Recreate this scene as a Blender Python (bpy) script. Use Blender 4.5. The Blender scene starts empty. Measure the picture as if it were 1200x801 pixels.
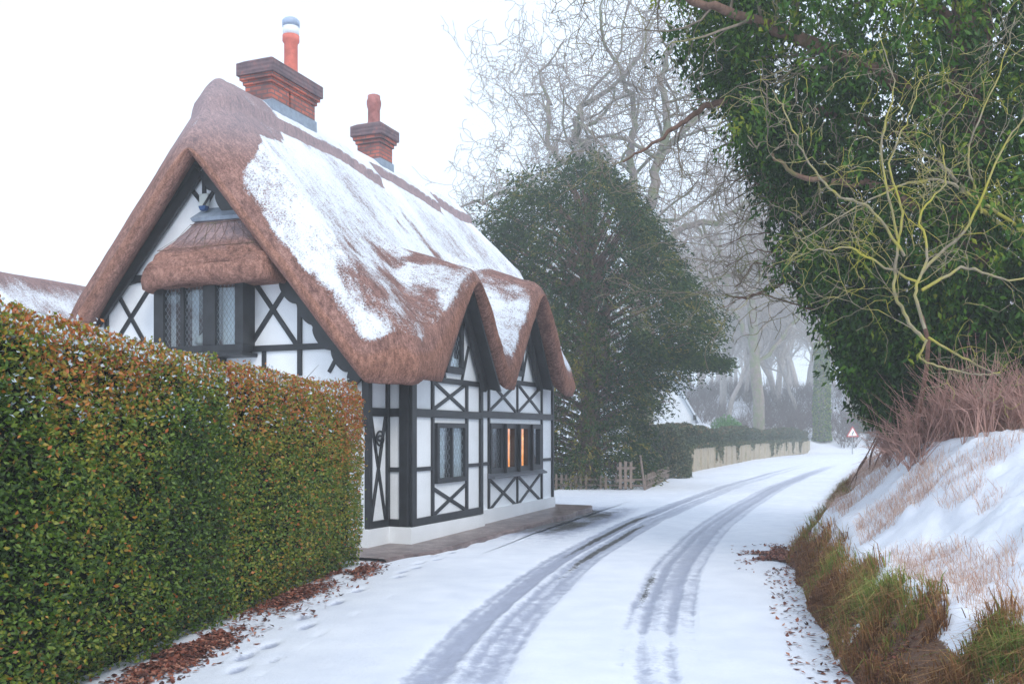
import bpy, bmesh, math, random
import numpy as np
from mathutils import Vector, Matrix
from mathutils.geometry import tessellate_polygon

R = math.radians
SC = bpy.context.scene
COL = SC.collection
random.seed(7)
RNG = np.random.default_rng(11)

# ------------------------------------------------------------------ camera
FP, HX, HY, EYE = 1100.0, 600.0, 507.0, 1.7      # focal length and horizon measured on the 1200 px wide photograph
cam = bpy.data.cameras.new("camera")
cam.sensor_width = 36.0
cam.lens = 36.0 * FP / 1200.0
cam.shift_y = (HY - 400.5) / 1200.0
cam.clip_end = 2000.0
camo = bpy.data.objects.new("camera", cam)
camo.location = (0, 0, EYE)
camo.rotation_euler = (R(90), 0, 0)
COL.objects.link(camo)
SC.camera = camo

# ------------------------------------------------------------------ world and sun
SUN_EL, SUN_AZ = R(40), R(158)                   # overcast day, brighter part of the sky behind the camera on the right
w = bpy.data.worlds.new("World"); SC.world = w; w.use_nodes = True
nt = w.node_tree
bg = nt.nodes['Background']
sky = nt.nodes.new('ShaderNodeTexSky'); sky.sky_type = 'NISHITA'; sky.sun_disc = False
sky.sun_elevation = SUN_EL; sky.sun_rotation = SUN_AZ; sky.dust_density = 4.0
mx = nt.nodes.new('ShaderNodeMix'); mx.data_type = 'RGBA'
mx.inputs['Factor'].default_value = 0.86
nt.links.new(sky.outputs[0], mx.inputs['A'])
mx.inputs['B'].default_value = (8.7, 10.1, 11.9, 1)   # cloud layer
nt.links.new(mx.outputs['Result'], bg.inputs['Color'])
bg.inputs['Strength'].default_value = 0.1
sl = bpy.data.lights.new("sun", 'SUN'); sl.energy = 1.25; sl.angle = R(18); sl.color = (1, .95, .88)
so = bpy.data.objects.new("sun", sl); COL.objects.link(so)
sd = Vector((math.sin(SUN_AZ) * math.cos(SUN_EL), math.cos(SUN_AZ) * math.cos(SUN_EL), math.sin(SUN_EL)))
so.rotation_euler = sd.to_track_quat('Z', 'Y').to_euler()
SC.view_settings.view_transform = 'Standard'
SC.view_settings.look = 'None'
SC.view_settings.exposure = 0.43
SC.view_settings.gamma = 1.0
SC.cycles.max_bounces = 6
SC.cycles.diffuse_bounces = 3
SC.cycles.volume_bounces = 2
SC.cycles.transparent_max_bounces = 12
SC.cycles.use_denoising = True

# ------------------------------------------------------------------ scene-graph helpers
def mesh_np(name, V, F, mat, parent=None, smooth=False, attrs=None):
    """V (n,3), F (m,k) array or list of such arrays / python list of faces."""
    me = bpy.data.meshes.new(name)
    V = np.asarray(V, dtype=np.float32)
    if isinstance(F, np.ndarray): F = [F]
    if len(F) and not isinstance(F[0], np.ndarray):
        me.from_pydata([tuple(v) for v in V], [], F)
    else:
        F = [f for f in F if len(f)]
        loops = np.concatenate([f.ravel() for f in F]).astype(np.int32)
        tot = np.concatenate([np.full(len(f), f.shape[1]) for f in F]).astype(np.int32)
        st = np.concatenate([[0], np.cumsum(tot)[:-1]]).astype(np.int32)
        me.vertices.add(len(V)); me.vertices.foreach_set('co', V.ravel())
        me.loops.add(len(loops)); me.loops.foreach_set('vertex_index', loops)
        me.polygons.add(len(tot)); me.polygons.foreach_set('loop_start', st)
        me.update(calc_edges=True)
    if attrs:
        for k, a in attrs.items():
            at = me.attributes.new(k, 'FLOAT', 'POINT'); at.data.foreach_set('value', np.asarray(a, dtype=np.float32))
    if smooth: me.polygons.foreach_set('use_smooth', [True] * len(me.polygons))
    me.materials.append(mat)
    o = bpy.data.objects.new(name, me)
    COL.objects.link(o)
    if parent is not None: o.parent = parent
    return o

def tag(o, label=None, cat=None, group=None, kind=None):
    if label: o['label'] = label
    if cat: o['category'] = cat
    if group: o['group'] = group
    if kind: o['kind'] = kind
    return o

def thing(name, label, cat, loc=(0, 0, 0), rz=0.0, group=None):
    o = bpy.data.objects.new(name, None); COL.objects.link(o)
    o.location = loc; o.rotation_euler = (0, 0, rz); o.empty_display_size = .2
    return tag(o, label, cat, group)

def dup(root, loc, rz, scale=1.0, label=None, group=None):
    r = root.copy(); COL.objects.link(r); r.location = loc; r.rotation_euler = (0, 0, rz)
    r.scale = (scale,) * 3 if not isinstance(scale, tuple) else scale
    if label: r['label'] = label
    if group: r['group'] = group
    for ch in list(root.children):
        c = ch.copy(); COL.objects.link(c); c.parent = r
        for g in ch.children:
            d = g.copy(); COL.objects.link(d); d.parent = c
    return r

class MB:
    """collects solids into one mesh"""
    def __init__(s): s.V = []; s.F = []
    def add(s, V, F):
        n = len(s.V); s.V += [tuple(v) for v in V]; s.F += [tuple(i + n for i in f) for f in F]; return s
    def box(s, x0, x1, y0, y1, z0, z1):
        V = [(x, y, z) for z in (z0, z1) for y in (y0, y1) for x in (x0, x1)]
        return s.add(V, [(0, 2, 3, 1), (4, 5, 7, 6), (0, 1, 5, 4), (2, 6, 7, 3), (0, 4, 6, 2), (1, 3, 7, 5)])
    def frustum(s, r0, r1, z0, z1):
        """r0/r1 = (x0,x1,y0,y1) rectangles at z0/z1"""
        V = []
        for r, z in ((r0, z0), (r1, z1)):
            V += [(r[0], r[2], z), (r[1], r[2], z), (r[1], r[3], z), (r[0], r[3], z)]
        return s.add(V, [(3, 2, 1, 0), (4, 5, 6, 7), (0, 1, 5, 4), (1, 2, 6, 5), (2, 3, 7, 6), (3, 0, 4, 7)])
    def lathe(s, prof, c=(0, 0), n=20):
        V = []; F = []
        for r, z in prof:
            for k in range(n):
                a = 2 * math.pi * k / n
                V.append((c[0] + r * math.cos(a), c[1] + r * math.sin(a), z))
        for i in range(len(prof) - 1):
            for k in range(n):
                F.append((i * n + k, i * n + (k + 1) % n, (i + 1) * n + (k + 1) % n, (i + 1) * n + k))
        F.append(tuple(range(n))[::-1]); F.append(tuple((len(prof) - 1) * n + k for k in range(n)))
        return s.add(V, F)
    def tube(s, pts, rad, n=6):
        V, F = tube_arrays([(pts, rad)], n)
        return s.add(V, [tuple(f) for f in F])
    def build(s, name, mat, parent=None, smooth=False, bevel=0.0):
        me = bpy.data.meshes.new(name); me.from_pydata(s.V, [], s.F)
        bm = bmesh.new(); bm.from_mesh(me)
        if bevel:
            bmesh.ops.bevel(bm, geom=list(bm.edges), offset=bevel, segments=1, affect='EDGES')
        bmesh.ops.recalc_face_normals(bm, faces=bm.faces)
        bm.to_mesh(me); bm.free()
        if smooth: me.polygons.foreach_set('use_smooth', [True] * len(me.polygons))
        me.materials.append(mat)
        o = bpy.data.objects.new(name, me); COL.objects.link(o)
        if parent is not None: o.parent = parent
        return o

def tube_arrays(tubes, n=5):
    """list of (pts (k,3), radii (k,)) -> V, quad faces; tapered tubes with pointed-ish ends"""
    VV = []; FF = []; off = 0
    ang = np.arange(n) * 2 * math.pi / n
    ca, sa = np.cos(ang), np.sin(ang)
    idx = np.arange(n); nxt = (idx + 1) % n
    for pts, rad in tubes:
        P = np.asarray(pts, dtype=float); r = np.asarray(rad, dtype=float)
        if r.ndim == 0: r = np.full(len(P), float(r))
        T = np.gradient(P, axis=0); T /= np.linalg.norm(T, axis=1, keepdims=True) + 1e-9
        ref = np.array([0.31, 0.17, 0.93]) if abs(T[0][2]) < .9 else np.array([1.0, 0.1, 0.0])
        A = np.cross(T, ref); A /= np.linalg.norm(A, axis=1, keepdims=True) + 1e-9
        B = np.cross(T, A)
        V = P[:, None, :] + r[:, None, None] * (A[:, None, :] * ca[None, :, None] + B[:, None, :] * sa[None, :, None])
        k = len(P)
        VV.append(V.reshape(-1, 3))
        base = off + (np.arange(k - 1) * n)[:, None]
        f = np.stack([base + idx, base + nxt, base + n + nxt, base + n + idx], axis=-1).reshape(-1, 4)
        FF.append(f); off += k * n
    return np.concatenate(VV), np.concatenate(FF)

# ------------------------------------------------------------------ numpy noise
def _hash(ix, iy, seed):
    h = (ix * 374761393 + iy * 668265263 + seed * 974711) & 0xffffffff
    h = ((h ^ (h >> 13)) * 1274126177) & 0xffffffff
    return ((h ^ (h >> 16)) & 0xffff) / 65535.0
def vnoise(x, y, seed=0):
    x = np.asarray(x, float); y = np.asarray(y, float)
    ix = np.floor(x).astype(np.int64); iy = np.floor(y).astype(np.int64)
    fx = x - ix; fy = y - iy
    fx = fx * fx * (3 - 2 * fx); fy = fy * fy * (3 - 2 * fy)
    a = _hash(ix, iy, seed); b = _hash(ix + 1, iy, seed); c = _hash(ix, iy + 1, seed); d = _hash(ix + 1, iy + 1, seed)
    return (a * (1 - fx) + b * fx) * (1 - fy) + (c * (1 - fx) + d * fx) * fy
def fbm(x, y, seed=0, o=4):
    s = 0; a = .5; t = 0
    for i in range(o):
        s = s + a * vnoise(x * 2 ** i, y * 2 ** i, seed + i * 17); t += a; a *= .5
    return s / t
def sstep(a, b, x):
    t = np.clip((x - a) / (b - a), 0, 1); return t * t * (3 - 2 * t)
def smin(a, b, k):
    h = np.clip(.5 + .5 * (b - a) / k, 0, 1); return b * (1 - h) + a * h - k * h * (1 - h)
def smax(a, b, k): return -smin(-a, -b, k)

# ------------------------------------------------------------------ materials
def newmat(name):
    m = bpy.data.materials.new(name); m.use_nodes = True
    n = m.node_tree; p = n.nodes['Principled BSDF']; return m, n, p
def N(nt, t, **kw):
    n = nt.nodes.new(t)
    for k, v in kw.items(): setattr(n, k, v)
    return n
def noise(nt, scale, detail=4, rough=.6, vec=None, dist=0):
    n = N(nt, 'ShaderNodeTexNoise'); n.inputs['Scale'].default_value = scale
    n.inputs['Detail'].default_value = detail; n.inputs['Roughness'].default_value = rough; n.inputs['Distortion'].default_value = dist
    if vec is not None: nt.links.new(vec, n.inputs['Vector'])
    return n.outputs['Fac']
def coord(nt, scale=(1, 1, 1), which='Object'):
    tc = N(nt, 'ShaderNodeTexCoord'); mp = N(nt, 'ShaderNodeMapping')
    nt.links.new(tc.outputs[which], mp.inputs['Vector']); mp.inputs['Scale'].default_value = scale
    return mp.outputs['Vector']
def ramp(nt, fac, stops):
    r = N(nt, 'ShaderNodeValToRGB'); nt.links.new(fac, r.inputs['Fac'])
    e = r.color_ramp.elements
    while len(e) < len(stops): e.new(.5)
    for i, (p, c) in enumerate(stops):
        e[i].position = p; e[i].color = (*c, 1) if len(c) == 3 else c
    return r.outputs['Color']
def mathn(nt, op, a, b=None, clamp=False):
    m = N(nt, 'ShaderNodeMath', operation=op); m.use_clamp = clamp
    for i, v in enumerate((a, b)):
        if v is None: continue
        if isinstance(v, (int, float)): m.inputs[i].default_value = v
        else: nt.links.new(v, m.inputs[i])
    return m.outputs[0]
def mixc(nt, f, a, b):
    m = N(nt, 'ShaderNodeMix'); m.data_type = 'RGBA'
    for k, v in (('Factor', f), ('A', a), ('B', b)):
        if isinstance(v, tuple): m.inputs[k].default_value = (*v, 1)
        elif isinstance(v, (int, float)): m.inputs[k].default_value = v
        else: nt.links.new(v, m.inputs[k])
    return m.outputs['Result']
def bump(nt, p, h, strength=.4, dist=.02):
    b = N(nt, 'ShaderNodeBump'); b.inputs['Strength'].default_value = strength; b.inputs['Distance'].default_value = dist
    nt.links.new(h, b.inputs['Height']); nt.links.new(b.outputs[0], p.inputs['Normal'])
def attr(nt, name):
    a = N(nt, 'ShaderNodeAttribute'); a.attribute_name = name; return a.outputs['Fac']
def simple(name, c, rough=.7, var=.15, scale=6, bmp=0, metallic=0, spec=.5):
    m, n, p = newmat(name)
    f = noise(n, scale, 5, .6, coord(n))
    lo = tuple(x * (1 - var) for x in c); hi = tuple(min(1, x * (1 + var)) for x in c)
    n.links.new(ramp(n, f, [(.3, lo), (.7, hi)]), p.inputs['Base Color'])
    p.inputs['Roughness'].default_value = rough; p.inputs['Metallic'].default_value = metallic
    p.inputs['Specular IOR Level'].default_value = spec
    if bmp: bump(n, p, noise(n, scale * 4, 5, .7, coord(n)), bmp, .01)
    return m

SNOW = (.80, .85, .93)
M = {}
M['plaster'] = simple('white_render', (.82, .85, .88), .8, .06, 1.8, .35)
def m_timber():
    m, n, p = newmat('black_timber')
    f = noise(n, 5, 5, .6, coord(n))
    n.links.new(ramp(n, f, [(.3, (.009, .011, .014)), (.75, (.026, .030, .037))]), p.inputs['Base Color'])
    p.inputs['Roughness'].default_value = .5
    bump(n, p, noise(n, 18, 4, .6, coord(n, (3, 3, .6))), .3, .01)
    return m
M['timber'] = m_timber()
M['lead'] = simple('lead', (.24, .29, .36), .5, .2, 8, .2)
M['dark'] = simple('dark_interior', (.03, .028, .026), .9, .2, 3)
M['curtain'] = simple('net_curtain', (.80, .85, .88), .9, .10, 20)
M['blue'] = simple('blue_plastic', (.015, .06, .17), .4, .1, 10)
M['pale'] = simple('pale_plastic', (.55, .58, .55), .5, .1, 10)

def m_glass():
    m, n, p = newmat('window_glass')
    out = n.nodes['Material Output']
    tr = N(n, 'ShaderNodeBsdfTransparent'); tr.inputs[0].default_value = (.86, .9, .92, 1)
    gl = N(n, 'ShaderNodeBsdfGlossy'); gl.inputs['Roughness'].default_value = .06; gl.inputs['Color'].default_value = (.9, .95, 1, 1)
    bp = N(n, 'ShaderNodeBump'); bp.inputs['Strength'].default_value = .04; bp.inputs['Distance'].default_value = .02
    n.links.new(noise(n, 5, 2, .5, coord(n)), bp.inputs['Height']); n.links.new(bp.outputs[0], gl.inputs['Normal'])
    fr = N(n, 'ShaderNodeLayerWeight'); fr.inputs['Blend'].default_value = .5
    fr_o = mathn(n, 'MULTIPLY', mathn(n, 'POWER', fr.outputs['Facing'], 3), .5)
    ms = N(n, 'ShaderNodeMixShader')
    n.links.new(mathn(n, 'ADD', fr_o, .07, True), ms.inputs[0]); n.links.new(tr.outputs[0], ms.inputs[1]); n.links.new(gl.outputs[0], ms.inputs[2])
    n.links.new(ms.outputs[0], out.inputs['Surface'])
    return m
M['glass'] = m_glass()

def m_brick():
    m, n, p = newmat('chimney_brick')
    tc = N(n, 'ShaderNodeTexCoord')
    sx = N(n, 'ShaderNodeSeparateXYZ'); n.links.new(tc.outputs['Object'], sx.inputs[0])
    cb = N(n, 'ShaderNodeCombineXYZ')
    n.links.new(mathn(n, 'ADD', sx.outputs[0], sx.outputs[1]), cb.inputs[0]); n.links.new(sx.outputs[2], cb.inputs[1])
    b = N(n, 'ShaderNodeTexBrick'); n.links.new(cb.outputs[0], b.inputs['Vector'])
    b.inputs['Scale'].default_value = 1; b.inputs['Brick Width'].default_value = .225; b.inputs['Row Height'].default_value = .075
    b.inputs['Mortar Size'].default_value = .012; b.inputs['Color1'].default_value = (.62, .17, .11, 1); b.inputs['Color2'].default_value = (.36, .10, .075, 1)
    b.inputs['Mortar'].default_value = (.16, .12, .12, 1)
    soot = ramp(n, noise(n, 2.6, 5, .65, coord(n)), [(.42, (0, 0, 0)), (.62, (1, 1, 1))])
    n.links.new(mixc(n, mathn(n, 'MULTIPLY', soot, .75), b.outputs['Color'], (.11, .075, .08)), p.inputs['Base Color'])
    p.inputs['Roughness'].default_value = .9
    bump(n, p, b.outputs['Fac'], -.4, .01)
    return m
M['brick'] = m_brick()
def m_sooty():
    m, n, p = newmat('sooty_brick')
    tc = coord(n)
    f = noise(n, 5, 5, .7, tc)
    n.links.new(ramp(n, f, [(.3, (.09, .075, .09)), (.55, (.18, .12, .13)), (.75, (.38, .13, .10))]), p.inputs['Base Color'])
    p.inputs['Roughness'].default_value = .95
    w_ = N(n, 'ShaderNodeTexWave'); w_.bands_direction = 'Z'; w_.inputs['Scale'].default_value = 4.2; n.links.new(tc, w_.inputs['Vector'])
    bump(n, p, mathn(n, 'ADD', w_.outputs['Fac'], f), .5, .015)
    return m
M['sooty'] = m_sooty()
M['terracotta'] = simple('terracotta', (.62, .17, .13), .8, .2, 7, .2)
M['terracotta_old'] = simple('weathered_terracotta', (.34, .14, .13), .85, .35, 7, .2)
M['cowl'] = simple('cowl_metal', (.34, .42, .55), .4, .15, 6)
M['cowlw'] = simple('cowl_band', (.78, .82, .86), .5, .06, 6)

def m_thatch(name, snowy):
    m, n, p = newmat(name)
    v = coord(n, (7, 3.2, 2.2)); v2 = coord(n, (46, 13, 9))
    f = noise(n, 1.0, 6, .7, v); g = noise(n, 1.0, 5, .75, v2); big = noise(n, .8, 3, .6, coord(n)); fin = noise(n, 55, 3, .7, coord(n))
    mixf = mathn(n, 'ADD', mathn(n, 'MULTIPLY', f, .22), mathn(n, 'ADD', mathn(n, 'MULTIPLY', g, .46), mathn(n, 'MULTIPLY', fin, .32)))
    c = ramp(n, mixf, [(.38, (.035, .020, .019)), (.46, (.15, .085, .078)), (.53, (.29, .165, .145)), (.62, (.52, .33, .29))])
    c = mixc(n, mathn(n, 'MULTIPLY', big, .42), c, (.20, .13, .125))
    rust = attr(n, 'rust')
    c = mixc(n, mathn(n, 'MULTIPLY', rust, .55), c, mixc(n, ramp(n, mixf, [(.40, (0, 0, 0)), (.60, (1, 1, 1))]), (.11, .045, .025), (.46, .21, .125)))
    if snowy:
        s = attr(n, 'snow')
        nz = noise(n, 5, 7, .82, coord(n, (2.2, .8, .8))); nz2 = noise(n, 42, 3, .8, coord(n))
        t = mathn(n, 'ADD', s, mathn(n, 'ADD', mathn(n, 'MULTIPLY', mathn(n, 'SUBTRACT', nz, .5), 1.15), mathn(n, 'MULTIPLY', mathn(n, 'SUBTRACT', nz2, .5), 1.4)))
        msk = ramp(n, t, [(.40, (0, 0, 0)), (.50, (.35, .35, .35)), (.74, (1, 1, 1))])
        dust = mathn(n, 'MULTIPLY', attr(n, 'dust'), .35)
        c = mixc(n, dust, c, (.55, .56, .66))
        c = mixc(n, msk, c, SNOW)
        h = mathn(n, 'ADD', mathn(n, 'MULTIPLY', mixf, 1.0), mathn(n, 'MULTIPLY', msk, .5))
    else:
        h = mixf
    n.links.new(c, p.inputs['Base Color'])
    p.inputs['Roughness'].default_value = .95; p.inputs['Specular IOR Level'].default_value = .15
    bump(n, p, h, .6, .035)
    return m
M['thatch'] = m_thatch('thatch_with_snow', True)

def m_bark(name, a, b, moss=None, ms=.5):
    m, n, p = newmat(name)
    f = noise(n, 3, 6, .7, coord(n, (4, 4, 1)))
    c = ramp(n, f, [(.35, a), (.65, b)])
    if moss:
        c = mixc(n, ramp(n, noise(n, 2.2, 4, .6, coord(n)), [(ms - .08, (0, 0, 0)), (ms + .08, (1, 1, 1))]), c, moss)
    n.links.new(c, p.inputs['Base Color']); p.inputs['Roughness'].default_value = .9
    bump(n, p, f, .5, .03)
    return m
M['bark_grey'] = m_bark('grey_bark', (.16, .13, .125), (.30, .25, .22), (.17, .19, .11))
M['twig_grey'] = m_bark('grey_twigs', (.24, .20, .18), (.36, .31, .27))
M['wood_bark'] = m_bark('mist_paled_bark', (.26, .24, .23), (.42, .38, .35))  # bark colour paled to paint in the fading of far trees by mist
M['bark_brown'] = m_bark('brown_bark', (.10, .055, .04), (.24, .14, .10), (.14, .13, .05), .62)
M['moss_twig'] = m_bark('mossy_bark', (.20, .17, .12), (.36, .31, .21), (.40, .36, .05), .52)
M['red_twig'] = m_bark('reddish_twigs', (.30, .16, .13), (.56, .34, .29))
M['ivy_twig'] = m_bark('pale_brown_twigs', (.16, .13, .10), (.27, .22, .16), (.24, .23, .07), .58)
M['red_stem'] = m_bark('reddish_bark', (.14, .07, .05), (.30, .16, .11))
M['wood_brush'] = m_bark('dark_brush', (.06, .045, .05), (.14, .10, .09))

def m_leaf(name, stops, rough=.5, snowc=None, spec=.4, trans=.0):
    m, n, p = newmat(name)
    c = ramp(n, attr(n, 'tint'), stops)
    n.links.new(c, p.inputs['Base Color']); p.inputs['Roughness'].default_value = rough
    p.inputs['Specular IOR Level'].default_value = spec
    if trans:
        out = n.nodes['Material Output']; t = N(n, 'ShaderNodeBsdfTranslucent'); n.links.new(c, t.inputs[0])
        ms = N(n, 'ShaderNodeMixShader'); ms.inputs[0].default_value = trans
        n.links.new(p.outputs[0], ms.inputs[1]); n.links.new(t.outputs[0], ms.inputs[2]); n.links.new(ms.outputs[0], out.inputs['Surface'])
    return m
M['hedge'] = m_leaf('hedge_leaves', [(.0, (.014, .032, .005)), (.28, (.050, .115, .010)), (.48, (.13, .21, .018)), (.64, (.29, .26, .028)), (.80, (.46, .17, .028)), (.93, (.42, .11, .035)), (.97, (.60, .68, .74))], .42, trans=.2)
M['yew'] = m_leaf('yew_foliage', [(0, (.006, .026, .007)), (.45, (.024, .072, .014)), (.75, (.10, .125, .016)), (1, (.26, .20, .04))], .7, trans=.1, spec=.15)
M['ivy'] = m_leaf('ivy_leaves', [(0, (.010, .038, .005)), (.40, (.036, .110, .010)), (.7, (.095, .20, .015)), (1, (.28, .31, .03))], .5, trans=.15, spec=.22)
M['privet'] = m_leaf('far_hedge_leaves', [(0, (.02, .045, .025)), (.5, (.05, .085, .04)), (.8, (.10, .12, .045)), (1, (.22, .15, .08))], .6, trans=.1)
M['bush'] = m_leaf('bright_bush_leaves', [(0, (.04, .13, .03)), (1, (.12, .34, .07))], .6, trans=.1)
M['litter'] = m_leaf('dead_leaves', [(0, (.05, .018, .013)), (.45, (.15, .045, .03)), (.8, (.30, .10, .06)), (1, (.45, .24, .17))], .7)
M['grass_verge'] = m_leaf('verge_grass', [(0, (.13, .055, .022)), (.3, (.32, .15, .06)), (.52, (.48, .28, .11)), (.64, (.17, .19, .03)), (.85, (.16, .28, .04)), (1, (.40, .40, .10))], .7, trans=.2)
M['straw'] = m_leaf('dead_grass', [(0, (.42, .22, .16)), (.5, (.60, .38, .29)), (1, (.78, .62, .50))], .7, trans=.2)
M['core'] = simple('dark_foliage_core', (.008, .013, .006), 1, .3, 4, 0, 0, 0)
M['hedge_stem'] = simple('hedge_stems', (.09, .055, .035), .9, .3, 8)

def m_snowground(name, slushy):
    m, n, p = newmat(name)
    co = coord(n)
    f = noise(n, 3, 6, .6, co); g = noise(n, 28, 5, .75, co); h0 = noise(n, .5, 3, .5, co)
    c = mixc(n, ramp(n, mathn(n, 'ADD', mathn(n, 'MULTIPLY', f, .6), mathn(n, 'MULTIPLY', h0, .4)), [(.35, (0, 0, 0)), (.65, (1, 1, 1))]), (.66, .70, .79), (.80, .83, .90))
    hgt = mathn(n, 'ADD', mathn(n, 'MULTIPLY', f, .6), mathn(n, 'MULTIPLY', g, .5))
    if slushy:
        s = attr(n, 'slush'); d = attr(n, 'wet')
        st = noise(n, 6, 5, .72, coord(n))
        t = mathn(n, 'ADD', s, mathn(n, 'ADD', mathn(n, 'MULTIPLY', mathn(n, 'SUBTRACT', st, .5), 1.3), mathn(n, 'MULTIPLY', mathn(n, 'SUBTRACT', g, .5), .75)))
        ms = ramp(n, t, [(.30, (0, 0, 0)), (.75, (1, 1, 1))])
        c = mixc(n, mathn(n, 'MULTIPLY', ramp(n, mathn(n, 'ADD', mathn(n, 'MULTIPLY', g, .5), mathn(n, 'MULTIPLY', st, .5)), [(.50, (0, 0, 0)), (.66, (1, 1, 1))]), .22), c, (.45, .48, .58))
        c = mixc(n, ms, c, mixc(n, g, (.26, .29, .40), (.50, .54, .66)))
        t2 = mathn(n, 'ADD', d, mathn(n, 'MULTIPLY', mathn(n, 'SUBTRACT', g, .5), 1.5))
        t2 = mathn(n, 'ADD', t2, mathn(n, 'MULTIPLY', mathn(n, 'SUBTRACT', f, .5), .8))
        mw = ramp(n, t2, [(.55, (0, 0, 0)), (.72, (1, 1, 1))])
        c = mixc(n, mw, c, (.075, .075, .08))
        rg = N(n, 'ShaderNodeMapRange'); n.links.new(ms, rg.inputs[0]); rg.inputs[3].default_value = .75; rg.inputs[4].default_value = .33
        n.links.new(rg.outputs[0], p.inputs['Roughness'])
        hgt = mathn(n, 'SUBTRACT', hgt, mathn(n, 'MULTIPLY', ms, .5))
    else:
        b = attr(n, 'bare')
        t = mathn(n, 'ADD', b, mathn(n, 'ADD', mathn(n, 'MULTIPLY', mathn(n, 'SUBTRACT', f, .5), .9), mathn(n, 'MULTIPLY', mathn(n, 'SUBTRACT', g, .5), .5)))
        mb = ramp(n, t, [(.45, (0, 0, 0)), (.60, (1, 1, 1))])
        c = mixc(n, mb, c, mixc(n, g, (.06, .032, .02), (.19, .10, .06)))
        p.inputs['Roughness'].default_value = .8
    n.links.new(c, p.inputs['Base Color'])
    p.inputs['Subsurface Weight'].default_value = 0.0
    bump(n, p, hgt, .45, .03)
    return m
M['road'] = m_snowground('snowy_road', True)
M['snow'] = m_snowground('snow_ground', False)
def m_pave():
    m, n, p = newmat('wet_paving')
    co = coord(n); f = noise(n, 4, 5, .7, co); g = noise(n, 30, 4, .7, co)
    n.links.new(ramp(n, mathn(n, 'ADD', mathn(n, 'MULTIPLY', f, .7), mathn(n, 'MULTIPLY', g, .3)), [(.36, (.07, .05, .05)), (.5, (.17, .12, .115)), (.62, (.30, .24, .23)), (.72, (.7, .74, .8))]), p.inputs['Base Color'])
    p.inputs['Roughness'].default_value = .35; bump(n, p, g, .4, .01); return m
M['pave'] = m_pave()
M['board'] = m_bark('fence_boards', (.30, .25, .19), (.46, .40, .30), (.20, .22, .12), .66)
M['picket'] = simple('picket_wood', (.22, .17, .14), .9, .25, 9, .3)
def m_emit(name, c, s):
    m, n, p = newmat(name)
    f = noise(n, 7, 3, .6, coord(n, (1, 1, .5)))
    col = ramp(n, f, [(.3, tuple(x * .45 for x in c)), (.6, c), (.75, (1, .75, .4))])
    n.links.new(col, p.inputs['Base Color']); n.links.new(col, p.inputs['Emission Color']); p.inputs['Emission Strength'].default_value = s
    return m
M['curtainglow'] = m_emit('glowing_cloth', (1, .33, .06), 1.7)  # emission on curtain cloth stands in for warm light inside the room
M['slate'] = simple('snowy_slate', (.66, .70, .76), .8, .2, 4)
M['signred'] = simple('sign_red', (.55, .02, .02), .4, .05)
M['signwhite'] = simple('sign_white', (.8, .8, .8), .4, .03)
M['signblack'] = simple('sign_black', (.02, .02, .02), .4, .05)
M['signgrey'] = simple('sign_post_grey', (.28, .30, .32), .5, .1)

# ------------------------------------------------------------------ leaf and blade clouds
def leaves(name, P, D, size, tint, mat, parent=None, width=.55, fold=.25, seed=0):
    """P positions, D leaf axis directions (n,3), one folded 4-vertex leaf each"""
    r = np.random.default_rng(seed); n = len(P)
    D = D / (np.linalg.norm(D, axis=1, keepdims=True) + 1e-9)
    Q = r.normal(size=(n, 3)); A = np.cross(D, Q); A /= np.linalg.norm(A, axis=1, keepdims=True) + 1e-9
    B = np.cross(D, A)
    L = np.asarray(size)[:, None] if np.ndim(size) else np.full((n, 1), size)
    b = P - D * L * .5; t = P + D * L * .5
    m = P - D * L * .05
    l = m + A * L * width * .5 + B * L * fold * .5; q = m - A * L * width * .5 + B * L * fold * .5
    V = np.stack([b, l, t, q], axis=1).reshape(-1, 3)
    k = np.arange(n)[:, None] * 4
    F = np.concatenate([k + [0, 1, 2], k + [0, 2, 3]])
    return mesh_np(name, V, F, mat, parent, attrs={'tint': np.repeat(np.clip(tint, 0, 1), 4)})

def blades(name, P, H, lean, tint, mat, parent=None, wid=.006, seed=0):
    r = np.random.default_rng(seed); n = len(P)
    a = r.uniform(0, 2 * np.pi, n); u = np.stack([np.cos(a), np.sin(a), 0 * a], 1)
    up = np.array([0, 0, 1.0]); H = H[:, None]
    mid = P + up * H * .6 + lean * H * .25; tip = P + up * H * (1 - .35 * np.linalg.norm(lean, axis=1)[:, None]) + lean * H
    W = wid * (1 + r.random(n))[:, None]
    V = np.stack([P - u * W, P + u * W, mid + u * W * .7, mid - u * W * .7, tip], axis=1).reshape(-1, 3)
    k = np.arange(n)[:, None] * 5
    me = mesh_np(name, V, [k + [0, 1, 2, 3], k + [3, 2, 4]], mat, parent, attrs={'tint': np.repeat(np.clip(tint, 0, 1), 5)})
    return me

# ------------------------------------------------------------------ road geometry
_Y = np.array([-6, 2, 6.4, 8.4, 11.8, 18.2, 29.7, 40, 53, 64, 75, 84, 90])
_X = np.array([.55, .05, .18, .45, 1.22, 3.15, 7.5, 11.9, 17.6, 22.6, 29, 37, 46])
def xc(Y):
    """smoothed centre line"""
    Y = np.asarray(Y, float); s = 0
    for d in (-2.0, -1.0, 0, 1.0, 2.0): s = s + np.interp(Y + d * (.5 + .06 * np.clip(Y, 0, 60)), _Y, _X)
    return s / 5
def road_pt(t, Y):
    dx = (xc(Y + .5) - xc(Y - .5)); l = np.sqrt(1 + dx * dx)
    return xc(Y) + t / l, Y - t * dx / l
rows = [-4.0]
while rows[-1] < 88: rows.append(rows[-1] + max(.05, .006 * max(rows[-1], 0) + .03))
rows = np.array(rows)
EDGE_R = lambda Y: 2.15 + .50 * sstep(12, 17, Y) + 1.2 * sstep(18, 32, Y)
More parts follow.
